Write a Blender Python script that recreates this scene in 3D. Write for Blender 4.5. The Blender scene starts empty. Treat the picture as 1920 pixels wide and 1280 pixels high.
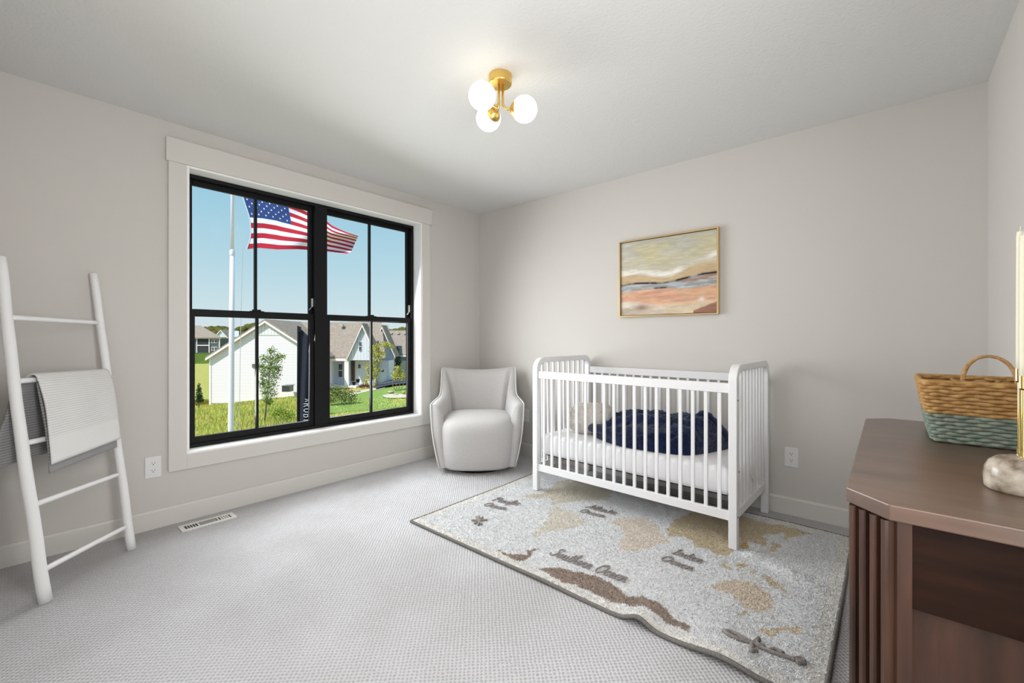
import bpy, bmesh, math, random
import numpy as np
from mathutils import Vector, Matrix, noise

random.seed(7)
rng = np.random.default_rng(7)
scene = bpy.context.scene
COL = scene.collection
PI = math.pi

# ------------------------------------------------------------------ camera
FPX, PX0, HY = 814.0, 960.0, 634.0            # focal length and horizon in photo pixels
YAW = math.atan2(1666 - 960, FPX)
FW = Vector((-math.sin(YAW), math.cos(YAW), 0))
RT = Vector((math.cos(YAW), math.sin(YAW), 0))
CAM = Vector((3.296, -3.271, 1.128))
ROOM_X, ROOM_Y, ROOM_Z = 3.68, -3.33, 2.44

cd = bpy.data.cameras.new('camera')
cam = bpy.data.objects.new('camera', cd)
COL.objects.link(cam)
cam.location = CAM
cam.rotation_euler = (PI / 2, 0, YAW)
cd.sensor_width = 36
cd.lens = FPX / 1920 * 36
cd.shift_y = -6 / 1920
cd.clip_start = 0.02
cd.clip_end = 1000
scene.camera = cam

# ------------------------------------------------------------------ world, sun, lights, exposure
def lin(c):
    return tuple(((v / 255) / 12.92 if v / 255 <= .04045 else ((v / 255 + .055) / 1.055) ** 2.4) for v in c)

w = bpy.data.worlds.new('sky')
scene.world = w
w.use_nodes = True
nt = w.node_tree
bg = nt.nodes['Background']
tc = nt.nodes.new('ShaderNodeTexCoord')
sx = nt.nodes.new('ShaderNodeSeparateXYZ')
rp = nt.nodes.new('ShaderNodeValToRGB')
nt.links.new(tc.outputs['Generated'], sx.inputs[0])
nt.links.new(sx.outputs['Z'], rp.inputs[0])
nt.links.new(rp.outputs[0], bg.inputs[0])
els = rp.color_ramp.elements
els[0].position = 0.0; els[0].color = (*lin((216, 225, 230)), 1)
els[1].position = 1.0; els[1].color = (*lin((92, 150, 205)), 1)
for p, c in ((.06, (203, 222, 230)), (.14, (183, 214, 227)), (.32, (146, 196, 221))):
    e = els.new(p); e.color = (*lin(c), 1)
bg.inputs[1].default_value = 1.0

def add_light(name, kind, loc, direction, energy, color=(1, 1, 1), **kw):
    ld = bpy.data.lights.new(name, kind)
    ld.energy = energy
    ld.color = color
    for k, v in kw.items():
        setattr(ld, k, v)
    o = bpy.data.objects.new(name, ld)
    COL.objects.link(o)
    o.location = loc
    o.rotation_euler = Vector(direction).to_track_quat('-Z', 'Y').to_euler()
    return o

add_light('sun', 'SUN', (0, -20, 30), (-.05, .62, -.78), 4.2, (1, .96, .9), angle=.009)
# daylight entering through the window, thrown across the room towards the back wall
add_light('window_daylight', 'AREA', (-.085, -1.66, 1.22), (1, .16, -.34), 47, (.98, .99, 1),
          shape='RECTANGLE', size=1.6, size_y=1.4, spread=math.radians(148))
# added fill lamp in the unseen hall behind the camera
add_light('hall_fill', 'AREA', (2.9, -4.25, 1.75), (-.28, 1, .1), 12, (1, .99, .98),
          shape='RECTANGLE', size=1.6, size_y=1.3)
# added fill panel along the unseen wall behind the camera
add_light('near_wall_fill', 'AREA', (1.85, ROOM_Y + .004, 1.35), (-.30, 1, .08), 14, (1, .99, .985),
          shape='RECTANGLE', size=3.3, size_y=1.9)
add_light('side_wall_fill', 'AREA', (ROOM_X - .004, -2.84, 1.45), (-1, -.14, .0), 54, (1, .995, .995),
          shape='RECTANGLE', size=.85, size_y=1.6)  # added fill panel on the unseen stretch of the right wall
scene.view_settings.view_transform = 'Standard'
scene.view_settings.look = 'None'
scene.view_settings.exposure = .09
scene.view_settings.gamma = 1
scene.view_settings.use_curve_mapping = False

# ------------------------------------------------------------------ pixel helpers
def ray(x, y):
    return FW + RT * ((x - PX0) / FPX) + Vector((0, 0, (HY - y) / FPX))
def on_z(x, y, z=0.0):
    r = ray(x, y); return CAM + r * ((z - CAM.z) / r.z)
def on_x(x, y, v=0.0):
    r = ray(x, y); return CAM + r * ((v - CAM.x) / r.x)
def on_y(x, y, v=0.0):
    r = ray(x, y); return CAM + r * ((v - CAM.y) / r.y)
def at(x, y, d):
    return CAM + ray(x, y) * d

# ------------------------------------------------------------------ materials
MATS = {}
def mat(name, col, rough=.6, metal=0.0, spec=.3, var=None, bump=None, coat=0, emis=None, sheen=0, stretch=(1, 1, 1)):
    """procedural material: base colour (0-255), optional noise colour variation and bump"""
    m = bpy.data.materials.new(name)
    m.use_nodes = True
    t = m.node_tree
    b = t.nodes['Principled BSDF']
    c = (*lin(col), 1)
    b.inputs['Base Color'].default_value = c
    b.inputs['Roughness'].default_value = rough
    b.inputs['Metallic'].default_value = metal
    b.inputs['Specular IOR Level'].default_value = spec
    if coat:
        b.inputs['Coat Weight'].default_value = coat
        b.inputs['Coat Roughness'].default_value = .15
    if sheen:
        b.inputs['Sheen Weight'].default_value = sheen
    if emis:
        b.inputs['Emission Color'].default_value = (*emis[0], 1)
        b.inputs['Emission Strength'].default_value = emis[1]
    co = None
    if var or bump:
        tcn = t.nodes.new('ShaderNodeTexCoord')
        mp = t.nodes.new('ShaderNodeMapping')
        mp.inputs['Scale'].default_value = stretch
        t.links.new(tcn.outputs['Object'], mp.inputs[0])
        co = mp.outputs[0]
    if var:                                   # (scale, other colour, detail)
        n = t.nodes.new('ShaderNodeTexNoise')
        n.inputs['Scale'].default_value = var[0]
        n.inputs['Detail'].default_value = var[2] if len(var) > 2 else 4
        t.links.new(co, n.inputs['Vector'])
        r = t.nodes.new('ShaderNodeValToRGB')
        r.color_ramp.elements[0].position = .3
        r.color_ramp.elements[1].position = .7
        r.color_ramp.elements[0].color = c
        r.color_ramp.elements[1].color = (*lin(var[1]), 1)
        t.links.new(n.outputs['Fac'], r.inputs[0])
        t.links.new(r.outputs[0], b.inputs['Base Color'])
    if bump:                                  # (scale, strength, distance)
        n = t.nodes.new('ShaderNodeTexNoise')
        n.inputs['Scale'].default_value = bump[0]
        n.inputs['Detail'].default_value = 5
        t.links.new(co, n.inputs['Vector'])
        bp = t.nodes.new('ShaderNodeBump')
        bp.inputs['Strength'].default_value = bump[1]
        bp.inputs['Distance'].default_value = bump[2] if len(bump) > 2 else .002
        t.links.new(n.outputs['Fac'], bp.inputs['Height'])
        t.links.new(bp.outputs[0], b.inputs['Normal'])
    MATS[name] = m
    return m

def attr_mat(name, rough=.85, bump=None, spec=.15):
    """material whose base colour is the mesh's own dyed/painted colour layer"""
    m = mat(name, (200, 200, 200), rough, spec=spec, bump=bump)
    t = m.node_tree
    a = t.nodes.new('ShaderNodeAttribute')
    a.attribute_name = 'dye'
    t.links.new(a.outputs['Color'], t.nodes['Principled BSDF'].inputs['Base Color'])
    return m

def N(t, kind, **kw):
    n = t.nodes.new(kind)
    for k, v in kw.items():
        setattr(n, k, v)
    return n
def math_node(t, op, a, b=None):
    n = t.nodes.new('ShaderNodeMath'); n.operation = op
    for i, v in enumerate((a, b)):
        if v is None: continue
        if isinstance(v, (int, float)): n.inputs[i].default_value = v
        else: t.links.new(v, n.inputs[i])
    return n.outputs[0]

WALL = mat('wall_paint', (206, 202, 197), .75, spec=.2, bump=(420, .05, .001))
CEIL = mat('ceiling_paint', (220, 220, 218), .85, spec=.1, bump=(70, .55, .004))
TRIM = mat('trim_paint', (214, 211, 206), .5, spec=.3)
JAMB = mat('jamb_paint', (248, 248, 247), .45, spec=.3)
BLACK = mat('black_window_metal', (20, 20, 22), .5, spec=.2)
WHITE = mat('white_crib_paint', (232, 232, 233), .38, spec=.4)
WLADDER = mat('white_ladder_paint', (236, 236, 236), .5, spec=.3, bump=(25, .15, .002))
PLASTIC = mat('white_plastic', (228, 228, 228), .35, spec=.4)
SLOT = mat('dark_slot', (30, 28, 28), .7)
BRASS = mat('brushed_brass', (230, 196, 116), .30, metal=1.0, bump=(300, .05, .0005))
GLOBE = mat('lit_opal_glass', (255, 250, 240), .3, emis=((1.0, .90, .76), 1.7))
STEEL = mat('bright_zinc', (214, 212, 208), .3, metal=.2, spec=.6)
DARKMETAL = mat('dark_metal', (28, 30, 30), .5, metal=.4)

# carpet: light grey cut-and-loop rows of small dimples
def carpet_material():
    m = mat('grey_carpet', (205, 203, 201), .95, spec=.05)
    t = m.node_tree; b = t.nodes['Principled BSDF']
    tcn = N(t, 'ShaderNodeTexCoord'); s = N(t, 'ShaderNodeSeparateXYZ')
    nz = N(t, 'ShaderNodeTexNoise'); nz.inputs['Scale'].default_value = 38; nz.inputs['Detail'].default_value = 3
    t.links.new(tcn.outputs['Object'], nz.inputs['Vector'])
    ad = N(t, 'ShaderNodeMixRGB'); ad.blend_type = 'ADD'; ad.inputs[0].default_value = .013
    t.links.new(tcn.outputs['Object'], ad.inputs[1]); t.links.new(nz.outputs['Color'], ad.inputs[2])
    t.links.new(ad.outputs[0], s.inputs[0])
    k = 2 * PI / .0205
    sxn = math_node(t, 'SINE', math_node(t, 'MULTIPLY', s.outputs[0], k))
    syn = math_node(t, 'SINE', math_node(t, 'MULTIPLY', s.outputs[1], k))
    pr = math_node(t, 'MULTIPLY', sxn, syn)                     # staggered dimples
    fine = N(t, 'ShaderNodeTexNoise'); fine.inputs['Scale'].default_value = 420; fine.inputs['Detail'].default_value = 2
    t.links.new(tcn.outputs['Object'], fine.inputs['Vector'])
    hgt = math_node(t, 'ADD', pr, math_node(t, 'MULTIPLY', fine.outputs['Fac'], 1.4))
    bp = N(t, 'ShaderNodeBump'); bp.inputs['Strength'].default_value = .75; bp.inputs['Distance'].default_value = .003
    t.links.new(hgt, bp.inputs['Height']); t.links.new(bp.outputs[0], b.inputs['Normal'])
    r = N(t, 'ShaderNodeValToRGB')
    r.color_ramp.elements[0].position = 0; r.color_ramp.elements[0].color = (*lin((140, 138, 138)), 1)
    r.color_ramp.elements[1].position = .56; r.color_ramp.elements[1].color = (*lin((205, 204, 206)), 1)
    t.links.new(math_node(t, 'ADD', math_node(t, 'MULTIPLY', hgt, .32), .30), r.inputs[0])
    # pile brushed this way and that: faint large patches
    big = N(t, 'ShaderNodeTexNoise'); big.inputs['Scale'].default_value = 2.2; big.inputs['Detail'].default_value = 2
    t.links.new(tcn.outputs['Object'], big.inputs['Vector'])
    rb = N(t, 'ShaderNodeValToRGB')
    rb.color_ramp.elements[0].position = .38; rb.color_ramp.elements[0].color = (.90, .895, .885, 1)
    rb.color_ramp.elements[1].position = .62; rb.color_ramp.elements[1].color = (1, 1, 1, 1)
    t.links.new(big.outputs['Fac'], rb.inputs[0])
    mx = N(t, 'ShaderNodeMixRGB'); mx.blend_type = 'MULTIPLY'; mx.inputs[0].default_value = 1
    t.links.new(r.outputs[0], mx.inputs[1]); t.links.new(rb.outputs[0], mx.inputs[2])
    t.links.new(mx.outputs[0], b.inputs['Base Color'])
    return m
CARPET = carpet_material()

def glass_material():
    m = bpy.data.materials.new('window_glass'); m.use_nodes = True
    t = m.node_tree; t.nodes.clear()
    o = N(t, 'ShaderNodeOutputMaterial'); mx = N(t, 'ShaderNodeMixShader')
    tr = N(t, 'ShaderNodeBsdfTransparent'); gl = N(t, 'ShaderNodeBsdfGlossy'); fr = N(t, 'ShaderNodeFresnel')
    tr.inputs[0].default_value = (.97, .985, .98, 1)
    gl.inputs['Roughness'].default_value = .02; fr.inputs[0].default_value = 1.12
    t.links.new(fr.outputs[0], mx.inputs[0]); t.links.new(tr.outputs[0], mx.inputs[1]); t.links.new(gl.outputs[0], mx.inputs[2])
    t.links.new(mx.outputs[0], o.inputs[0])
    return m
GLASS = glass_material()

# ------------------------------------------------------------------ mesh helpers
class MB:
    def __init__(self):
        self.v = []; self.f = []
    def add(self, vs, fs):
        o = len(self.v)
        self.v += [tuple(p) for p in vs]
        self.f += [tuple(i + o for i in f) for f in fs]
        return self
    def box(self, x0, x1, y0, y1, z0, z1):
        return self.add([(x0, y0, z0), (x1, y0, z0), (x1, y1, z0), (x0, y1, z0), (x0, y0, z1), (x1, y0, z1), (x1, y1, z1), (x0, y1, z1)],
                        [(0, 3, 2, 1), (4, 5, 6, 7), (0, 1, 5, 4), (1, 2, 6, 5), (2, 3, 7, 6), (3, 0, 4, 7)])
    def obox(self, c, ax, ay, az):
        c, ax, ay, az = Vector(c), Vector(ax), Vector(ay), Vector(az)
        vs = [c + ax * i + ay * j + az * k for k in (-1, 1) for (i, j) in ((-1, -1), (1, -1), (1, 1), (-1, 1))]
        return self.add(vs, [(0, 3, 2, 1), (4, 5, 6, 7), (0, 1, 5, 4), (1, 2, 6, 5), (2, 3, 7, 6), (3, 0, 4, 7)])
    def prism(self, pts, ext):
        """polygon of 3-D points extruded by the vector ext"""
        n = len(pts); pts = [Vector(p) for p in pts]; e = Vector(ext)
        fs = [tuple(range(n)), tuple(range(2 * n - 1, n - 1, -1))]
        fs += [(i, i + n, (i + 1) % n + n, (i + 1) % n) for i in range(n)]
        return self.add(pts + [p + e for p in pts], fs)
    def grid(self, P, close_u=False, close_v=False):
        n, m = len(P), len(P[0]); vs = [p for row in P for p in row]; fs = []
        for i in range(n if close_u else n - 1):
            for j in range(m if close_v else m - 1):
                a, b = i, (i + 1) % n; c, d = j, (j + 1) % m
                fs.append((a * m + c, b * m + c, b * m + d, a * m + d))
        return self.add(vs, fs)
    def tube(self, pts, r, n=10, cap=True, closed=False, flat=1.0):
        pts = [Vector(p) for p in pts]; k = len(pts)
        rs = r if isinstance(r, (list, tuple)) else [r] * k
        rows = []; up = None
        for i, p in enumerate(pts):
            if closed: t = pts[(i + 1) % k] - pts[i - 1]
            else: t = pts[min(i + 1, k - 1)] - pts[max(i - 1, 0)]
            t.normalize()
            if up is None:
                up = Vector((0, 0, 1)) if abs(t.z) < .9 else Vector((1, 0, 0))
            a = (up - t * up.dot(t)); 
            if a.length < 1e-6: a = t.orthogonal()
            a.normalize(); up = a; b = t.cross(a)
            rows.append([p + (a * math.cos(2 * PI * j / n) * flat + b * math.sin(2 * PI * j / n)) * rs[i] for j in range(n)])
        o = len(self.v)
        self.grid(rows, close_u=closed, close_v=True)
        if cap and not closed:
            self.f.append(tuple(o + j for j in range(n - 1, -1, -1)))
            self.f.append(tuple(o + (k - 1) * n + j for j in range(n)))
        return self
    def lathe(self, prof, c, n=32, axis=None):
        """profile of (radius, height) about a vertical (or given) axis through c"""
        c = Vector(c); az = Vector(axis).normalized() if axis else Vector((0, 0, 1))
        ax = az.orthogonal().normalized(); ay = az.cross(ax)
        rows = [[c + az * h + (ax * math.cos(2 * PI * j / n) + ay * math.sin(2 * PI * j / n)) * max(r, 1e-5) for j in range(n)] for r, h in prof]
        return self.grid(rows, close_v=True)
    def sphere(self, c, r, nu=12, nv=16, sc=(1, 1, 1)):
        c = Vector(c)
        rows = []
        for i in range(nu + 1):
            th = PI * i / nu
            rows.append([c + Vector((math.sin(th) * math.cos(2 * PI * j / nv) * r * sc[0], math.sin(th) * math.sin(2 * PI * j / nv) * r * sc[1], math.cos(th) * r * sc[2])) for j in range(nv)])
        return self.grid(rows, close_v=True)
    def mesh(self, name, weld=True):
        me = bpy.data.meshes.new(name)
        me.from_pydata([tuple(p) for p in self.v], [], self.f)
        if weld:
            bm = bmesh.new(); bm.from_mesh(me)
            bmesh.ops.remove_doubles(bm, verts=bm.verts, dist=1e-5)
            bmesh.ops.recalc_face_normals(bm, faces=bm.faces)
            bm.to_mesh(me); bm.free()
        me.update()
        return me
    def build(self, name, m, parent=None, smooth=False, bevel=0, sub=0, weld=True):
        return link(name, self.mesh(name, weld), m, parent, smooth, bevel, sub)

def link(name, me, m, parent=None, smooth=False, bevel=0, sub=0, loc=None):
    if m and not me.materials: me.materials.append(m)
    o = bpy.data.objects.new(name, me)
    COL.objects.link(o)
    if loc is not None: o.location = loc
    if parent is not None: attach(o, parent)
    if smooth:
        for p in me.polygons: p.use_smooth = True
    if bevel:
        b = o.modifiers.new('edge', 'BEVEL'); b.width = bevel; b.segments = 2; b.limit_method = 'ANGLE'; b.angle_limit = .6
    if sub:
        s = o.modifiers.new('soft', 'SUBSURF'); s.levels = sub; s.render_levels = sub
    return o

WORLD = {}
def attach(o, parent):
    o.parent = parent
    o.matrix_parent_inverse = Matrix.Translation(-WORLD.get(parent.name, Vector((0, 0, 0))))

def tag(o, label, cat, group=None, kind=None):
    o['label'] = label; o['category'] = cat
    if group: o['group'] = group
    if kind: o['kind'] = kind
    return o
def thing(name, loc, label, cat, group=None, kind=None):
    o = bpy.data.objects.new(name, None)
    COL.objects.link(o)
    o.empty_display_size = .1
    o.location = loc
    WORLD[o.name] = Vector(loc)
    return tag(o, label, cat, group, kind)
def struct(o, label=None, cat=None):
    o['kind'] = 'structure'
    if label: o['label'] = label
    if cat: o['category'] = cat
    return o
def copy_of(o, loc, parent=None):
    c = o.copy(); COL.objects.link(c); c.location = loc
    if parent is not None: attach(c, parent)
    return c
def set_dye(me, cols):
    """per-vertex colours (linear rgb array)"""
    a = me.color_attributes.new('dye', 'FLOAT_COLOR', 'POINT')
    buf = np.ones((len(me.vertices), 4), dtype=np.float32)
    buf[:, :3] = cols
    a.data.foreach_set('color', buf.ravel())
def tri_mesh(name, verts, ntri):
    """loose triangles from an (3*ntri,3) array"""
    me = bpy.data.meshes.new(name)
    me.vertices.add(3 * ntri); me.loops.add(3 * ntri); me.polygons.add(ntri)
    me.vertices.foreach_set('co', np.asarray(verts, dtype=np.float32).ravel())
    me.loops.foreach_set('vertex_index', np.arange(3 * ntri, dtype=np.int32))
    me.polygons.foreach_set('loop_start', np.arange(0, 3 * ntri, 3, dtype=np.int32))
    me.polygons.foreach_set('loop_total', np.full(ntri, 3, dtype=np.int32))
    me.update(calc_edges=True)
    return me
def in_poly(x, y, poly):
    """vectorised point-in-polygon"""
    ins = np.zeros(x.shape, bool); n = len(poly)
    for i in range(n):
        x0, y0 = poly[i]; x1, y1 = poly[i - 1]
        c = ((y0 > y) != (y1 > y)) & (x < (x1 - x0) * (y - y0) / (y1 - y0 + 1e-12) + x0)
        ins ^= c
    return ins
def catmull(pts, per=6, closed=False):
    P = [Vector(p) for p in pts]; n = len(P); out = []
    rngi = range(n) if closed else range(n - 1)
    for i in rngi:
        if closed: a, b, c, d = P[i - 1], P[i], P[(i + 1) % n], P[(i + 2) % n]
        else: a, b, c, d = P[max(i - 1, 0)], P[i], P[i + 1], P[min(i + 2, n - 1)]
        for k in range(per):
            t = k / per
            out.append(.5 * ((2 * b) + (c - a) * t + (2 * a - 5 * b + 4 * c - d) * t * t + (3 * b - a - 3 * c + d) * t ** 3))
    if not closed: out.append(P[-1])
    return out
def sstep(a, b, x):
    t = min(1, max(0, (x - a) / (b - a))); return t * t * (3 - 2 * t)

# ================================================================== THE ROOM
HALL_Y = -5.2
struct(MB().box(-.16, ROOM_X + .16, HALL_Y, .16, -.25, 0).build('floor', CARPET), 'light grey dimpled carpet floor', 'carpet')
struct(MB().box(-.16, ROOM_X + .16, HALL_Y, .16, ROOM_Z, ROOM_Z + .2).build('ceiling', CEIL), 'white knockdown textured ceiling', 'ceiling')
WY0, WY1, WZ0, WZ1 = -2.562, -.760, .406, 2.204          # rough opening in the left wall
m = MB()
m.box(-.18, 0, HALL_Y, WY0, 0, ROOM_Z).box(-.18, 0, WY1, .16, 0, ROOM_Z)
m.box(-.18, 0, WY0, WY1, 0, WZ0).box(-.18, 0, WY0, WY1, WZ1, ROOM_Z)
struct(m.build('wall_left', WALL), 'warm grey painted wall around the black window', 'wall')
struct(MB().box(0, ROOM_X, 0, .16, 0, ROOM_Z).build('wall_back', WALL), 'warm grey painted wall behind the crib', 'wall')
struct(MB().box(ROOM_X, ROOM_X + .16, HALL_Y, .16, 0, ROOM_Z).build('wall_right', WALL), 'warm grey painted wall beside the dresser', 'wall')
m = MB().box(0, 2.45, ROOM_Y - .12, ROOM_Y, 0, ROOM_Z).box(2.45, 3.62, ROOM_Y - .12, ROOM_Y, 2.1, ROOM_Z).box(3.62, ROOM_X, ROOM_Y - .12, ROOM_Y, 0, ROOM_Z)
struct(m.build('wall_near', WALL), 'warm grey painted wall with the doorway beside the ladder', 'wall')
struct(MB().box(0, ROOM_X, HALL_Y, HALL_Y + .1, 0, ROOM_Z).build('wall_hall', WALL), 'far wall of the hall behind the doorway', 'wall')

BH, BT = .11, .014
def board(name, a, b, nrm, label):
    a, b, nrm = Vector(a), Vector(b), Vector(nrm)
    prof = [(0, 0), (BT, 0), (BT, BH - .012), (BT - .004, BH - .002), (BT - .008, BH), (0, BH)]
    return struct(MB().prism([a + nrm * p + Vector((0, 0, q)) for p, q in prof], b - a).build(name, TRIM), label, 'baseboard')
board('baseboard_left', (0, ROOM_Y, 0), (0, 0, 0), (1, 0, 0), 'low off-white baseboard under the window wall')
board('baseboard_back', (0, 0, 0), (ROOM_X, 0, 0), (0, -1, 0), 'low off-white baseboard behind the crib')
board('baseboard_right', (ROOM_X, 0, 0), (ROOM_X, ROOM_Y, 0), (-1, 0, 0), 'low off-white baseboard behind the dresser')
board('baseboard_near', (2.45, ROOM_Y, 0), (0, ROOM_Y, 0), (0, 1, 0), 'low off-white baseboard behind the ladder')

# ------------------------------------------------------------------ window
win = thing('window_1', (0, -1.66, WZ0), 'black framed double window with a wide off-white casing', 'window', kind='structure')
def wbox(name, m_, y0, y1, z0, z1, x0, x1, parent=win, bevel=.0015):
    return MB().box(x0, x1, y0, y1, z0, z1).build(name, m_, parent, bevel=bevel)
wbox('head_casing', TRIM, -2.663, -.655, 2.200, 2.342, 0, .026)
wbox('side_casing', TRIM, -2.651, -2.560, .32, 2.200, 0, .019)
wbox('side_casing', TRIM, -.764, -.672, .32, 2.200, 0, .019)
wbox('bottom_casing', TRIM, -2.560, -.764, .32, .410, 0, .019)
JX0, JX1 = -.118, .010
IY0, IY1, IZ0, IZ1 = -2.545, -.777, .420, 2.188
wbox('jamb', JAMB, WY0, IY0, WZ0, WZ1, JX0 - .06, JX1)
wbox('jamb', JAMB, IY1, WY1, WZ0, WZ1, JX0 - .06, JX1)
wbox('head_jamb', JAMB, IY0, IY1, IZ1, WZ1, JX0 - .06, JX1)
wbox('stool', JAMB, IY0, IY1, WZ0, IZ0, JX0 - .06, JX1)
FX1 = -.100                                     # inner face of the black frame
MY0, MY1 = on_x(590.3, 600, FX1).y, on_x(612.3, 600, FX1).y
fr = .022
m = MB().box(-.178, FX1, IY0, IY1, IZ0, IZ0 + fr).box(-.178, FX1, IY0, IY1, IZ1 - fr, IZ1)
m.box(-.178, FX1, IY0, IY0 + fr, IZ0 + fr, IZ1 - fr).box(-.178, FX1, IY1 - fr, IY1, IZ0 + fr, IZ1 - fr)
m.build('frame', BLACK, win, bevel=.002)
wbox('mullion', BLACK, MY0, MY1, IZ0 + fr, IZ1 - fr, -.178, FX1 + .004)
ZM = 1.295                                      # middle of the meeting rails
def sash(y0, y1, z0, z1, x0, x1, st, top, bot, ymid):
    s = MB()
    s.box(x0, x1, y0, y0 + st, z0, z1).box(x0, x1, y1 - st, y1, z0, z1)
    s.box(x0, x1, y0 + st, y1 - st, z1 - top, z1).box(x0, x1, y0 + st, y1 - st, z0, z0 + bot)
    so = s.build('sash', BLACK, win, bevel=.003)
    xm = (x0 + x1) / 2
    g = MB().box(xm - .003, xm + .003, y0 + st - .004, y1 - st + .004, z0 + bot - .004, z1 - top + .004).build('pane', GLASS, so)
    wbox('muntin', BLACK, ymid - .008, ymid + .008, z0 + bot - .002, z1 - top + .002, xm - .012, xm + .012, so, 0)
    return so
for k, (a, b) in enumerate(((IY0 + fr, MY0), (MY1, IY1 - fr))):
    ym = (a + b) / 2
    sash(a, b, ZM - .022, IZ1 - fr, -.168, -.142, .026, .036, .034, ym)          # upper, set back
    so = sash(a, b, IZ0 + fr, ZM + .022, -.139, -.113, .034, .040, .044, ym)     # lower, nearer the room
    lk = MB().box(-.139, -.112, ym - .045, ym + .045, ZM + .022, ZM + .028)
    lk.prism([(-.135, ym - .02, ZM + .028), (-.115, ym - .035, ZM + .028), (-.110, ym + .02, ZM + .028), (-.128, ym + .03, ZM + .028)], (0, 0, .010))
    lk.build('sash_lock', BLACK, so, bevel=.002)
    # opening-limit catch, bright metal, high on the right jamb track
    yb = b - .004
    MB().box(-.141, -.120, yb - .008, yb, 1.375, 1.440).add([(-.141, yb - .008, 1.375), (-.120, yb - .008, 1.375), (-.120, yb - .026, 1.350), (-.141, yb - .026, 1.350), (-.130, yb - .004, 1.38)],
        [(0, 1, 2, 3), (0, 1, 4), (1, 2, 4), (2, 3, 4), (3, 0, 4)]).build('vent_catch', STEEL, win)

# ------------------------------------------------------------------ outlets and floor register
def outlet(center, nrm, along, label):
    c, n, a = Vector(center), Vector(nrm), Vector(along)
    up = Vector((0, 0, 1))
    t = thing('wall_outlet', c, label, 'outlet', 'duplex wall outlets')
    MB().obox(c + n * .003, a * .0385, up * .0625, n * .003).build('cover_plate', PLASTIC, t, bevel=.0025)
    for s in (-1, 1):
        cc = c + up * (.021 * s)
        pts = [cc + n * .006 + a * (math.cos(q) * .0165) + up * (max(-.0125, min(.0125, math.sin(q) * .0165))) for q in [2 * PI * i / 20 for i in range(20)]]
        r = MB().prism(pts, n * .0018).build('receptacle', PLASTIC, t)
        sl = MB()
        sl.obox(cc + n * .0079 + a * -.0062 + up * .003, a * .0011, up * .0042, n * .0003)
        sl.obox(cc + n * .0079 + a * .0062 + up * .003, a * .0011, up * .0034, n * .0003)
        sl.prism([cc + n * .0076 + up * (-.0065 + .0026 * math.sin(q)) + a * (.0026 * math.cos(q)) for q in [2 * PI * i / 10 for i in range(10)]], n * .0006)
        sl.build('slots', SLOT, r)
    MB().lathe([(.0028, .006), (.0028, .0072), (0, .0076)], c, 10, n).build('screw', PLASTIC, t)
    return t
p = on_x(287, 876)
outlet((0, p.y, .365), (1, 0, 0), (0, 1, 0), 'white duplex outlet on the wall left of the window')
p = on_y(1484, 855)
outlet((p.x, 0, .368), (0, -1, 0), (1, 0, 0), 'white duplex outlet on the wall between crib and dresser')
p = on_y(985.5, 778)
outlet((p.x, 0, .382), (0, -1, 0), (1, 0, 0), 'white duplex outlet half hidden behind the armchair')

reg = thing('floor_register', (.145, -2.48, 0), 'white slotted metal floor register in the carpet below the window', 'floor vent')
ry0, ry1, rx0, rx1 = -2.622, -2.338, .090, .198
WREG = mat('white_register_enamel', (224, 222, 216), .45)
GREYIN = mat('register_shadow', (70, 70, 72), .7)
m = MB()
bands = ((ry0 + .024, ry0 + .088), (ry0 + .096, ry0 + .188), (ry0 + .196, ry0 + .260))
m.box(rx0, rx0 + .022, ry0, ry1, 0, .006).box(rx1 - .022, rx1, ry0, ry1, 0, .006)
ys = [ry0, bands[0][0], bands[0][1], bands[1][0], bands[1][1], bands[2][0], bands[2][1], ry1]
for i in range(0, 8, 2): m.box(rx0 + .022, rx1 - .022, ys[i], ys[i + 1], 0, .006)
m.build('face_frame', WREG, reg, bevel=.001)
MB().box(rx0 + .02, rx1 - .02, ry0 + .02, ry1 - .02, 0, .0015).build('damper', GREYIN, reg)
for bi in (0, 2):
    for i in range(1, 5):
        yy = bands[bi][0] + i * .0128
        MB().obox((.144, yy, .0035), (.033, 0, 0), (0, .0016 if bi == 0 else .004, 0), (0, 0, .002)).build('louver', WREG, reg)
MB().box(rx0 + .026, rx1 - .026, bands[1][0] + .004, bands[1][1] - .004, .0015, .004).build('damper_plate', mat('register_grey', (150, 149, 147), .5), reg)

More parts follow.
